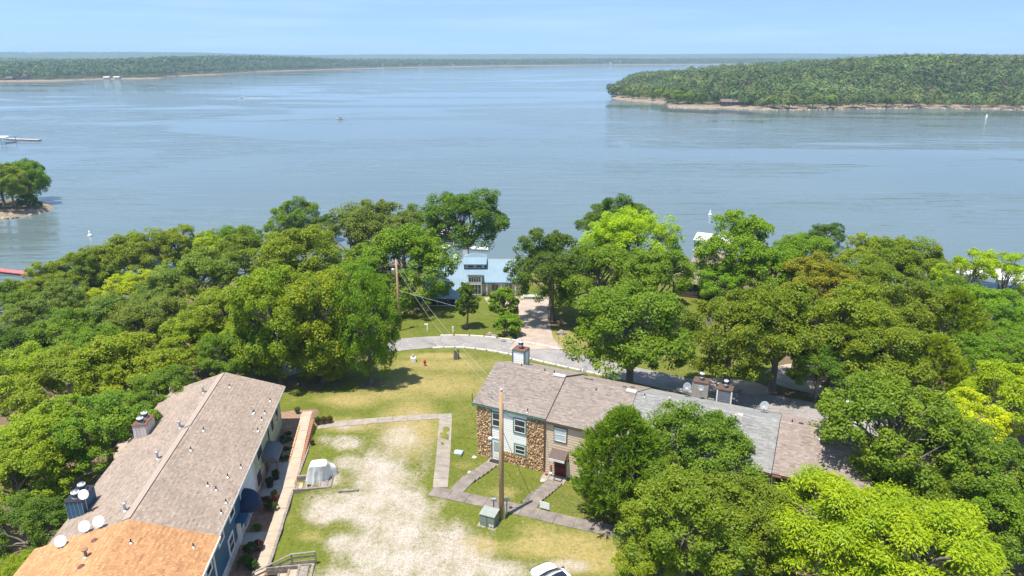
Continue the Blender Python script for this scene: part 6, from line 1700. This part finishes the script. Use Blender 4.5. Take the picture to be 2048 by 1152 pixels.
buoy('white marker buoy on the left lake above the wood', 180, 472, 1.0); buoy('white marker buoy just above the right shore trees', 1420, 430, 1.0); buoy('far white marker buoy near the wooded hill at the right', 1973, 234, 1.5)
# floating docks
def float_dock(label, a, b, w, mat, n, roof=None):
    a = np.array(a[:2]); b = np.array(b[:2]); d = (b - a); L = np.linalg.norm(d)
    root = thing('floating_dock', label, 'dock', (a[0], a[1], LAKE), math.atan2(d[1], d[0]))
    for i in range(n):
        x0, x1 = L * i / n + .04, L * (i + 1) / n - .04
        MB().box(x0, x1, -w / 2, w / 2, .35, .55).build('deck_section', mat, root)
        MB().box(x0 + .1, x1 - .1, -w / 2 + .1, w / 2 - .1, -.2, .34).build('pontoon', M_BLACK, root)
    for i in range(0, n + 1, 3): MB().tube([(L * i / n, -w / 2 - .1, -.5), (L * i / n, -w / 2 - .1, 1.2)], .08, 6).build('piling', M_DECK, root)
M_REDD = pm('faded_red_deck', (.46, .15, .13), (.36, .12, .105), .8, .8)
float_dock('faded red floating dock reaching out of the left edge', at_z(82, 553, LAKE), at_z(-70, 536, LAKE), 1.9, M_REDD, 12)
float_dock('long pale floating dock beyond the islet on the left', at_z(16, 279, LAKE), at_z(80, 281, LAKE), 3.0, pm('pinkish_deck', (.55, .44, .40), None, 1, .8), 6)
p_ = at_z(-8, 286, LAKE); boat_dock('white-roofed dock with teal boats cut by the left edge behind the islet', p_[0], p_[1], R_(0), 18, 10, 3.6, M_WROOF, M_TEALM, .5)

# ================================================================== ISLET ON THE LEFT
ix, iy = at_z(20, 432, LAKE)[:2]; ix -= 8.5
gxx, gyy = np.meshgrid(np.linspace(-70, 24, 60), np.linspace(-14, 46, 44))
dd_ = np.maximum(np.abs((gyy - 8 - .1 * gxx) / 15), np.where(gxx > 0, gxx / 15, 0)); dd_ = np.hypot((gyy - 8 + .12 * gxx) / 14, np.clip(gxx, 0, None) / 16)
zz = np.interp(dd_, [0, .55, .85, .97, 1.05, 1.4], [2.4, 1.9, 1.2, .5, -.5, -2.5]) + (np.random.default_rng(4).random(gxx.shape) - .5) * .35
tag(link('islet_terrain', grid_mesh('islet_terrain', gxx + ix, gyy + iy, zz + LAKE, M_FARLAND)), 'low wooded point with a pale rocky edge at the left', kind='structure')
def iz(x, y):
    d = math.hypot((y - iy - 8 + .12 * (x - ix)) / 14, max(x - ix, 0) / 16); return LAKE + float(np.interp(d, [0, .55, .85, .97, 1.05, 1.4], [2.4, 1.9, 1.2, .5, -.5, -2.5]))
rg = np.random.default_rng(17)
for (dx, dy, r, kind, colr, sq, lab) in ((9.0, 2.5, 5.6, 'oak4', 'yl', 1.15, 'tall pale tree leaning out over the tip of the left point'), (3.0, 6, 6.3, 'oak3', 'yl', 1.1, 'tall pale tree behind the leaning one on the left point'), (-4.0, 3, 6.4, 'low', 'md', 1.15, 'green tree on the left point at the picture edge'),
    (4.5, 17, 6.0, 'low', 'br', 1.4, 'bright green tree at the back of the left point'), (0.0, 24, 6.0, 'oak5', 'dk', 1.3, 'dark tree at the back of the left point near the dock'), (-12, 14, 6, 'oak', 'md', 1.1, 'tree on the left point just outside the frame edge')):
    tree(lab, ix + dx, iy + dy, r, kind, colr, sq, rg, 'broadleaf_tree', z=iz(ix + dx, iy + dy))
for (dx, dy, r, lab) in ((10.5, 6.5, 3.2, 'dark waterside bush at the tip of the left point'), (13.2, 7.0, 1.6, 'smallest bush touching the water at the tip of the left point'), (-3.5, -3.0, 3.0, 'bush on the near bank of the left point'), (2.5, -1.5, 2.4, 'bush under the pale trees in the middle of the left point')):
    shrub(lab, ix + dx, iy + dy, r, 'dk', 1.0, z=iz(ix + dx, iy + dy))
rp = rg.uniform(-60, 15.2, 150); pr_ = []
for a in rp:
    yy = 8 - .12 * a - 14 * math.sqrt(max(0, 1 - (max(a, 0) / 16) ** 2)) * rg.uniform(.93, 1.02); pr_.append((ix + a, iy + yy, LAKE + rg.uniform(.0, .4)))
boulders('shore_rocks', 'pale rocks along the bank of the left point', pr_, rg.uniform(.25, .7, len(pr_)), 43, M_ROCK)

# ================================================================== POLES AND WIRES
M_POLE = pm('treated_pine', (.46, .30, .17), (.34, .215, .12), 3, .85, .3, 20, stretch=(4, 4, .4))
M_WIRE = pm('wire_grey', (.16, .16, .16), None, 2, .5)
M_WIREL = pm('wire_pale', (.42, .41, .39), None, 2, .5)
b1 = on_ground(1003, 1037); top1 = at_y(1007, 783, b1[1])[2]
P1 = thing('utility_pole', 'wooden utility pole beside the green transformer box', 'utility pole', b1)
h1 = top1 - b1[2]
MB().tube([(0, 0, -.3), (0, 0, h1 * .5), (.02, 0, h1)], [.19, .165, .13], 12).build('shaft', M_POLE, P1, True)
MB().lathe([(.02, 0), (.09, .05), (.07, .12), (.1, .16), (.04, .26)], 10, (.05, 0, h1)).build('insulator', pm('porcelain', (.62, .63, .64), None, 2, .25), P1, True)
sp = MB()
for a in (2.6, 3.6, 4.4): sp.tube([(0, 0, h1 - .7), (-.55, 0, h1 - .65), (-.55 + .22 * math.cos(a), .22 * math.sin(a), h1 - .45)], .03, 6); sp.lathe([(.05, 0), (.07, .08), (.03, .16)], 8, (-.55 + .22 * math.cos(a), .22 * math.sin(a), h1 - .45))
sp.build('cutout_bracket', M_GALV, P1)
lm = MB().tube([(0, 0, h1 - 4.0), (-.35, -.05, h1 - 3.85), (-.75, -.08, h1 - 3.9)], .03, 6).build('lamp_arm', M_WHITE, P1)
MB().lathe([(.05, .0), (.14, .06), (.16, .16), (.10, .24), (.03, .3)], 12, (-.82, -.08, h1 - 4.08)).build('lamp_head', M_WHITE, lm, True)
MB().box(.16, .30, -.10, .10, .0, 1.15).build('cable_guard', M_GALV, P1); MB().tube([(.19, 0, 1.1), (.17, .02, h1 - 1)], .03, 6).build('conduit', M_GALV, P1)
for dx, lab in ((-.62, 'left grey meter pedestal beside the utility pole'), (.42, 'right grey meter pedestal beside the utility pole')):
    g_ = thing('meter_pedestal', lab, 'meter', (b1[0] + dx, b1[1] + .45, Tz(b1[0] + dx, b1[1] + .45)))
    MB().box(-.05, .05, -.05, .05, -.1, 1.35).build('post', M_GALV, g_); MB().box(-.22, .22, -.1, .1, 1.35, 1.6).build('meter_box', M_GALV, g_, bevel=.03)
b2 = on_ground(800, 661); top2 = at_y(790, 519, b2[1])[2]; h2 = top2 - b2[2]
P2 = thing('utility_pole', 'tall wooden utility pole with a grey transformer beside the road', 'utility pole', b2)
MB().tube([(0, 0, -.3), (0, 0, h2 * .5), (0, 0, h2)], [.2, .17, .14], 12).build('shaft', M_POLE, P2, True)
MB().lathe([(.05, -.55), (.28, -.5), (.30, .3), (.24, .42), (.05, .45)], 14, (-.5, 0, h2 - 1.75)).build('transformer', M_GALV, P2, True)
MB().lathe([(.04, 0), (.07, .08), (.03, .2)], 8, (.0, 0, h2)).build('insulator', M_GALV, P2)
def wire(label, a, b, sag, r=.011, mat=None, name='overhead_wire'):
    a = np.asarray(a, float); b = np.asarray(b, float); pts = []
    for k in range(15):
        f = k / 14; q = a + (b - a) * f - a; q = q + np.array([0, 0, -4 * sag * f * (1 - f)]); pts.append(q)
    o = MB().tube(pts, r, 5).build(name, mat or M_WIREL, None, True, loc=a); tag(o, label, 'wire', 'wires strung between the poles')
T1 = b1 + np.array([.05, 0, h1 + .2]); T2 = b2 + np.array([0, 0, h2])
wire('upper overhead wire between the two utility poles', T2 + [0, 0, .1], T1, 1.0); wire('lower overhead wire between the two utility poles', T2 - [0, 0, 1.0], T1 - [0, 0, .8], 1.2)
far_r = at_y(1500, 640, 101)
wire('top wire running right from the roadside pole', T2 + [0, 0, .0], at_y(1480, 640, 104), 1.2); wire('middle wire running right from the roadside pole', T2 - [0, 0, 1.1], at_y(1480, 668, 104), 1.4); wire('lowest cable running right from the roadside pole', T2 - [0, 0, 4.6], at_y(1480, 712, 104), 1.6, .03)
wire('top wire running left from the roadside pole into the trees', T2, at_y(560, 596, 96), .8); wire('low wire running left from the roadside pole into the trees', T2 - [0, 0, 1.2], at_y(560, 630, 96), .8)
wire('service wire dropping from the near pole past the white car', T1 - [0, 0, .4], np.array([6.5, 27, 9.0]), .8, .006, M_WIRE); wire('guy wire of the near pole stayed in the lawn', b1 + [0, 0, h1 - 3], on_ground(1062, 992), .05, .02, M_WIRE); wire('thin guy wire of the roadside pole stayed in the lawn', b2 + [0, 0, h2 - 5], on_ground(836, 652), .02, .015, M_WIRE)
wire('house service line from the near pole to the beige townhouse eave', b1 + [0, 0, h1 - 1.6], town(6.95, -.4, 5.3), .5, .02, M_WIRE)

# ================================================================== SMALL THINGS OUTSIDE
q = on_ground(979, 1046)
tb = thing('transformer_box', 'pad-mounted green transformer box on the lawn by the pole', 'transformer', q, R_(-22))
M_TBOX = pm('utility_green', (.215, .245, .205), (.18, .21, .18), 2, .5)
MB().box(-.62, .62, -.5, .5, .0, 1.0).build('cabinet', M_TBOX, tb, bevel=.03)
MB().add([(-.66, -.54, 1.003), (.66, -.54, 1.003), (.66, .54, 1.06), (-.66, .54, 1.06), (-.66, -.54, 1.06), (.66, -.54, 1.06), (.66, .54, 1.13), (-.66, .54, 1.13)], [(0, 3, 2, 1), (4, 5, 6, 7), (0, 1, 5, 4), (1, 2, 6, 5), (2, 3, 7, 6), (3, 0, 4, 7)]).build('lid', pm('utility_green_lid', (.30, .325, .285), None, 2, .5), tb)
MB().box(.40, .55, -.515, -.503, .1, .3).box(.18, .33, -.515, -.503, .1, .3).build('notice', M_WHITE, tb); MB().box(-.02, .02, -.512, -.502, .05, .98).build('door_gap', M_BLACK, tb)
MB().box(-.8, .8, -.68, .68, -.15, .0).build('pad', M_CONC, tb)
q = on_ground(1089, 1022); sg = thing('yard_sign', 'small white yard sign on the grass right of the worn steps', 'sign', q, R_(-24))
MB().box(-.42, .42, -.015, .015, .25, .85).build('board', M_WHITE, sg); MB().box(-.3, -.27, -.02, .02, 0, .25).build('leg', M_GALV, sg); MB().box(.27, .3, -.02, .02, 0, .25).build('leg', M_GALV, sg)
MB().lathe([(.01, -.11), (.09, -.05), (.1, .04), (.04, .12)], 8, (.27, -.022, .5)).build('black_mark', M_BLACK, sg).scale = (1, .12, 1)
bpy.data.objects[sg.children[-1].name].location = (0, -.02, 0)
q = on_ground(914, 905); o = MB().box(-.55, .55, -.38, .38, -.1, .1).build('utility_vault', pm('vault_lid', (.36, .38, .40), (.3, .32, .34), 2, .7), None, bevel=.02, loc=q, rot=(0, 0, R_(-12))); tag(o, 'flat grey utility vault lid set in the lawn', 'vault')
q = on_ground(850, 732); hy = thing('fire_hydrant', 'red fire hydrant with a white foot on the corner lawn', 'hydrant', q)
M_HYD = pm('hydrant_red', (.48, .03, .045), None, 3, .45)
MB().lathe([(.16, .12), (.16, .2), (.12, .22), (.12, .62), (.17, .64), (.17, .70), (.12, .78), (.04, .86), (.03, .9)], 14).build('barrel', M_HYD, hy, True); MB().lathe([(.14, -.1), (.14, .12)], 12).build('foot', M_WHITE, hy)
for s_ in (-1, 1): MB().tube([(0, 0, .5), (s_ * .2, 0, .5)], [.07, .075], 10).build('outlet', M_HYD, hy)
q = on_ground(827, 723); o = thing('stone_pillar', 'white block pedestal with a tan round finial on the corner lawn', 'pedestal', q); MB().box(-.33, .33, -.33, .33, -.1, .62).build('block', M_WHITE, o, bevel=.03); MB().lathe([(.18, .62), (.2, .7), (.14, .82), (.16, .9), (.05, 1.02)], 12).build('finial', pm('tan_stone', (.45, .37, .28), None, 3, .9), o, True)
q = on_ground(913, 718); sm = MB(); pr_ = []
for k in range(14): pass
rg = np.random.default_rng(5); rows = []
for zz_ in (-.1, .3, .7, 1.1): rows.append([((.38 - .06 * zz_) * (1 + .18 * math.sin(k * 2.2)) * math.cos(k / 14 * 6.283), (.38 - .06 * zz_) * (1 + .18 * math.sin(k * 2.2)) * math.sin(k / 14 * 6.283), zz_ + (rg.uniform(-.15, .3) if zz_ > 1 else 0)) for k in range(15)])
o = sm.grid(rows).build('tree_stump', pm('grey_dead_wood', (.20, .18, .165), (.10, .09, .08), 5, .95, .5, 14, stretch=(3, 3, .4)), None, loc=q); tag(o, 'jagged grey tree stump on the corner lawn near the kerb', 'stump')
for px_, py_, lab in ((855, 662, 'white bent-top post on the lawn beside the road'), (906, 666, 'short white post at the road edge')):
    q = on_ground(px_, py_); o = thing('marker_post', lab, 'post', q); MB().box(-.1, .1, -.1, .1, -.1, 1.0).build('shaft', M_WHITE, o)
    if px_ < 900: MB().box(-.42, .1, -.09, .09, 1.0, 1.12).build('arm', M_WHITE, o)
q = on_ground(1117, 697); o = thing('sign_post', 'thin grey metal sign post on the verge right of the driveway', 'post', q); MB().tube([(0, 0, -.1), (0, 0, 1.7)], .03, 6).build('shaft', M_GALV, o); MB().box(-.12, .12, -.035, -.03, 1.35, 1.68).build('plate', M_GALV, o)
q = on_ground(945, 812); o = thing('marker_post', 'thin black post on the lawn behind the stone townhouse', 'post', q); MB().tube([(0, 0, -.1), (0, 0, 1.5)], .035, 6).build('shaft', M_BLACK, o); MB().lathe([(.05, 1.5), (.02, 1.56)], 8).build('cap', M_BLACK, o)
for px_, py_, s_, lab in ((979, 672, .5, 'left grey boulder at the road edge by the round bush'), (988, 674, .38, 'right grey boulder at the road edge by the round bush'), (1123, 668, .65, 'grey boulder under the driveway oak'), (1007, 683, .3, 'small flat stone at the mouth of the driveway')):
    q = on_ground(px_, py_); o = boulders('boulder', lab, [(0, 0, .1)], [s_], int(px_), pm('grey_boulder', (.30, .25, .21), (.2, .165, .14), 3, .95, .4, 8)); o.location = q; o['kind'] = 'thing'; o['category'] = 'boulder'
for px_, py_, lab in ((948, 916, 'pale rock at the left corner of the stone townhouse'), (941, 946, 'small pale paving stone left of the white door steps'), (1086, 962, 'small pale rock below the stone wall')):
    q = on_ground(px_, py_); o = boulders('stone', lab, [(0, 0, .0)], [.24], int(px_), pm('pale_stone', (.52, .47, .41), None, 3, .95)); o.location = q; o['kind'] = 'thing'; o['category'] = 'stone'
q = town(8.6, -.75, .085); o = MB().box(-.4, .4, -.25, .25, 0, .02).build('doormat', M_BLACK, None, loc=q, rot=(0, 0, TROT)); tag(o, 'dark doormat with a pale centre before the red door', 'doormat'); MB().box(-.3, .3, -.15, .15, .021, .03).build('centre', M_CONC, o)
q = town(2.1, -.5, .085); o = MB().box(-.5, .5, -.28, .28, 0, .02).build('doormat', M_BLACK, None, loc=q, rot=(0, 0, TROT)); tag(o, 'black doormat before the white door of the stone townhouse', 'doormat')
q = town(7.35, -.5, .08); pot('small orange pot at the foot of the beige wall', q[0], q[1], .14, .22, M_TERRA, None, q[2]); q = town(7.75, -.45, .08); pot('small white pot at the foot of the beige wall', q[0], q[1], .13, .3, M_WHITE, None, q[2])

# ================================================================== FAR HOUSES AND SHORE TREES
def far_house(label, px, py, w, d, h, wall, roof, PXL, D0L, prof, inland, name='far_house'):
    P = polar_pts(np.array([float(px)]), np.array([float(inland)]), PXL, D0L, prof)[0]
    root = thing(name, label, 'house', P, R_(random.uniform(-15, 15)))
    MB().add([(-w / 2, -d / 2, -2), (w / 2, -d / 2, -2), (w / 2, d / 2, -2), (-w / 2, d / 2, -2), (-w / 2, -d / 2, h), (w / 2, -d / 2, h), (w / 2, d / 2, h), (-w / 2, d / 2, h)], [(0, 3, 2, 1), (0, 1, 5, 4), (1, 2, 6, 5), (2, 3, 7, 6), (3, 0, 4, 7)]).build('wall', wall, root)
    e = .8
    MB().add([(-w / 2 - e, -d / 2 - e, h), (w / 2 + e, -d / 2 - e, h), (w / 2 + e, d / 2 + e, h), (-w / 2 - e, d / 2 + e, h), (-w / 2 - e, 0, h + d * .28), (w / 2 + e, 0, h + d * .28)], [(0, 1, 5, 4), (2, 3, 4, 5), (0, 4, 3), (1, 2, 5), (0, 3, 2, 1)]).build('roof', roof, root)
    for i in range(max(2, int(w / 4))):
        x_ = -w / 2 + w * (i + .5) / max(2, int(w / 4)); MB().box(x_ - .8, x_ + .8, -d / 2 - .06, -d / 2 - .01, .9, 2.3).build('window', M_GLASS, root)
M_TANW = pm('tan_wall', (.50, .36, .28), None, 1, .8); M_DKROOF = pm('dark_roof', (.16, .12, .11), None, 1, .85); M_LROOF = pm('pale_roof', (.55, .50, .46), None, 1, .8)
FL = (px_l, D_l, left_prof)
far_house('reddish house with a dark roof on the far left shore', 36, 155, 22, 11, 4.5, M_TANW, M_DKROOF, *FL, 34)
far_house('low dark house at the extreme left of the far shore', 10, 158, 14, 9, 3.0, M_DKROOF, M_DKROOF, *FL, 22)
far_house('white house on the bare knoll of the far shore', 390, 134, 10, 9, 5, M_WHITE, M_LROOF, *FL, 120)
far_house('pale boathouse at the water on the far left shore, left of two', 205, 158, 11, 8, 2.4, M_CREAM, M_LROOF, *FL, 4); far_house('pale boathouse at the water on the far left shore, right of two', 226, 158, 12, 8, 2.6, M_CREAM, M_LROOF, *FL, 4)
far_house('tan house in the trees right of the bare knoll', 428, 137, 18, 10, 5, M_TANW, M_LROOF, *FL, 90)
far_house('pale house on the far shore where it meets the narrows, leftmost of three', 760, 130, 22, 12, 6, M_CREAM, M_LROOF, *FL, 40); far_house('pale house in the middle of the far central shore', 900, 128, 24, 14, 6, M_WHITE, M_LROOF, *FL, 60); far_house('pale house on the far central shore, right of the middle one', 985, 128, 26, 14, 7, M_CREAM, M_DKROOF, *FL, 70)
far_house('white house on the far shore left of the wooded hill', 1236, 124, 34, 16, 8, M_WHITE, M_LROOF, *FL, 130); far_house('pale long house low on the far shore left of the wooded hill', 1216, 127, 40, 16, 5, M_CREAM, M_LROOF, *FL, 40)
far_house('white house high among the far trees at the narrows', 840, 126, 24, 12, 6, M_WHITE, M_DKROOF, *FL, 150)
FR = (px_r, D_r, right_prof)
far_house('dark picnic shelter in the trees at the foot of the wooded hill', 1482, 196, 30, 9, 3.2, M_DKROOF, M_DKROOF, *FR, 24, 'picnic_shelter')
rg = np.random.default_rng(29)
def far_tree(label, px, inland, r, colr, kind, PXL, D0L, prof, sq=1.0):
    P = polar_pts(np.array([float(px)]), np.array([float(inland)]), PXL, D0L, prof)[0]
    tree(label, P[0], P[1], r, kind, colr, sq, rg, 'broadleaf_tree', z=P[2], group='trees at the foot of the wooded hill')
for px_, inl, r, colr, kind, lab in ((1229, 14, 4.0, 'dk', 'oak', 'leftmost tree on the very tip of the wooded hill'), (1238, 40, 4.6, 'md', 'oak3', 'second tree from the tip of the wooded hill'), (1250, 16, 5.0, 'md', 'oak2', 'third tree from the tip of the wooded hill, at the beach'), (1262, 20, 4.4, 'md', 'small', 'slim tree on the sandy beach near the tip'), (1270, 14, 3.0, 'dk', 'small', 'small dark tree on the sandy beach, left of two'),
    (1281, 14, 3.2, 'dk', 'small', 'small dark tree on the sandy beach, right of two'), (1290, 26, 4.4, 'or_', 'oak4', 'brownish tree behind the sandy beach'), (1312, 10, 3.4, 'dk', 'small', 'small dark tree alone at the right end of the beach'), (1322, 40, 5, 'yl', 'oak5', 'yellowish tree behind the right end of the beach'),
    (1342, 16, 6.4, 'yl', 'oak', 'big pale tree at the corner where the beach meets the rocky shore'), (1362, 20, 6.6, 'yl', 'oak3', 'big pale tree right of the beach corner'), (1384, 24, 6.0, 'yl', 'oak2', 'pale tree above the rocky shore, third from the beach corner'), (1412, 30, 5.4, 'md', 'oak4', 'green tree on the flat above the rocky shore'),
    (1444, 28, 5.2, 'md', 'oak5', 'green tree left of the picnic shelter'), (1512, 26, 5.6, 'dk', 'oak', 'dark tree right of the picnic shelter'), (1560, 10, 6.0, 'yl', 'oak2', 'pale shore tree right of the shelter, first of the row'), (1592, 10, 6.2, 'yl', 'oak3', 'pale shore tree, second of the row right of the shelter'), (1640, 10, 6.4, 'yl', 'oak4', 'pale shore tree, third of the row below the cut line'),
    (1676, 10, 6.2, 'yl', 'oak5', 'pale shore tree, fourth of the row below the hill'), (1722, 9, 6.0, 'br', 'oak', 'brighter shore tree near the middle of the hill foot'), (1790, 9, 6.0, 'yl', 'oak2', 'pale shore tree right of the middle of the hill foot')):
    far_tree(lab, px_, inl, r, colr, kind, *FR)

# ================================================================== GRASS TUFTS
rg = np.random.default_rng(61)
N = 90000
gx_ = rg.uniform(-21, 34, N); gy_ = rg.uniform(36, 100, N)
m = pmask(gx_, gy_, np.zeros(N), GRAVEL)
ql = (gx_ - LO[0]) * LR[0] + (gy_ - LO[1]) * LR[1]
qs = (gx_ - TO[0]) * TE[0] + (gy_ - TO[1]) * TE[1]; qt = (gx_ - TO[0]) * TN[0] + (gy_ - TO[1]) * TN[1]
ok = (m < rg.uniform(.1, .75, N)) & (ql > 8.6) & ~((qs > -.3) & (qs < 34) & (qt > -.15) & (qt < 10.6))
def seg_d(x, y, a, b):
    a = np.array(a[:2]); b = np.array(b[:2]); d = b - a; t_ = np.clip(((x - a[0]) * d[0] + (y - a[1]) * d[1]) / (d @ d), 0, 1); return np.hypot(x - a[0] - t_ * d[0], y - a[1] - t_ * d[1])
for a_, b_, w_ in ((wA, wB, .85), (wB, wC, .8), (wA, wD, .85), (wD, wE, .85), (wE, wF, .85), (s0, town(2, 0), .8), (s1, town(8.55, 0), .85)): ok &= seg_d(gx_, gy_, a_, b_) > w_
for i in range(0, len(RX), 2): ok &= np.hypot(gx_ - RX[i], gy_ - RY[i]) > 3.0
for i in range(len(dr) - 1): ok &= seg_d(gx_, gy_, dr[i], dr[i + 1]) > 3.2
for i in range(len(ap) - 1): ok &= seg_d(gx_, gy_, ap[i], ap[i + 1]) > 3.6
ok &= np.hypot(gx_ - ctr[0], gy_ - ctr[1]) > 1.9
ok &= np.hypot(gx_ - b1[0] + .6, gy_ - b1[1]) > .9
gx_, gy_ = gx_[ok], gy_[ok]; gz_ = T(gx_, gy_); n_ = len(gx_)
dryv = np.clip(pmask(gx_, gy_, gz_, DRY) * .8 + rg.random(n_) * .5 - pmask(gx_, gy_, gz_, LUSH) * .5, 0, 1)[:, None]
colg = np.array([.13, .165, .028]) * (1 - dryv) + np.array([.36, .285, .12]) * dryv
colg = colg * rg.uniform(.75, 1.2, (n_, 1))
c = np.stack([gx_, gy_, gz_ - .01], -1); a = rg.uniform(0, 6.283, n_); hgt = rg.uniform(.02, .05, n_); wd = rg.uniform(.05, .12, n_)
e1_ = np.stack([np.cos(a), np.sin(a), np.zeros(n_)], -1) * wd[:, None]
tip = np.stack([rg.normal(0, .12, n_), rg.normal(0, .12, n_), hgt], -1)
V = np.stack([c - e1_, c + e1_, c + tip], 1)
tag(link('grass', quads_mesh('grass', V, M_FOREST, dict(tint=colg), 3)), 'short mown grass tufts on the lawns', kind='stuff')
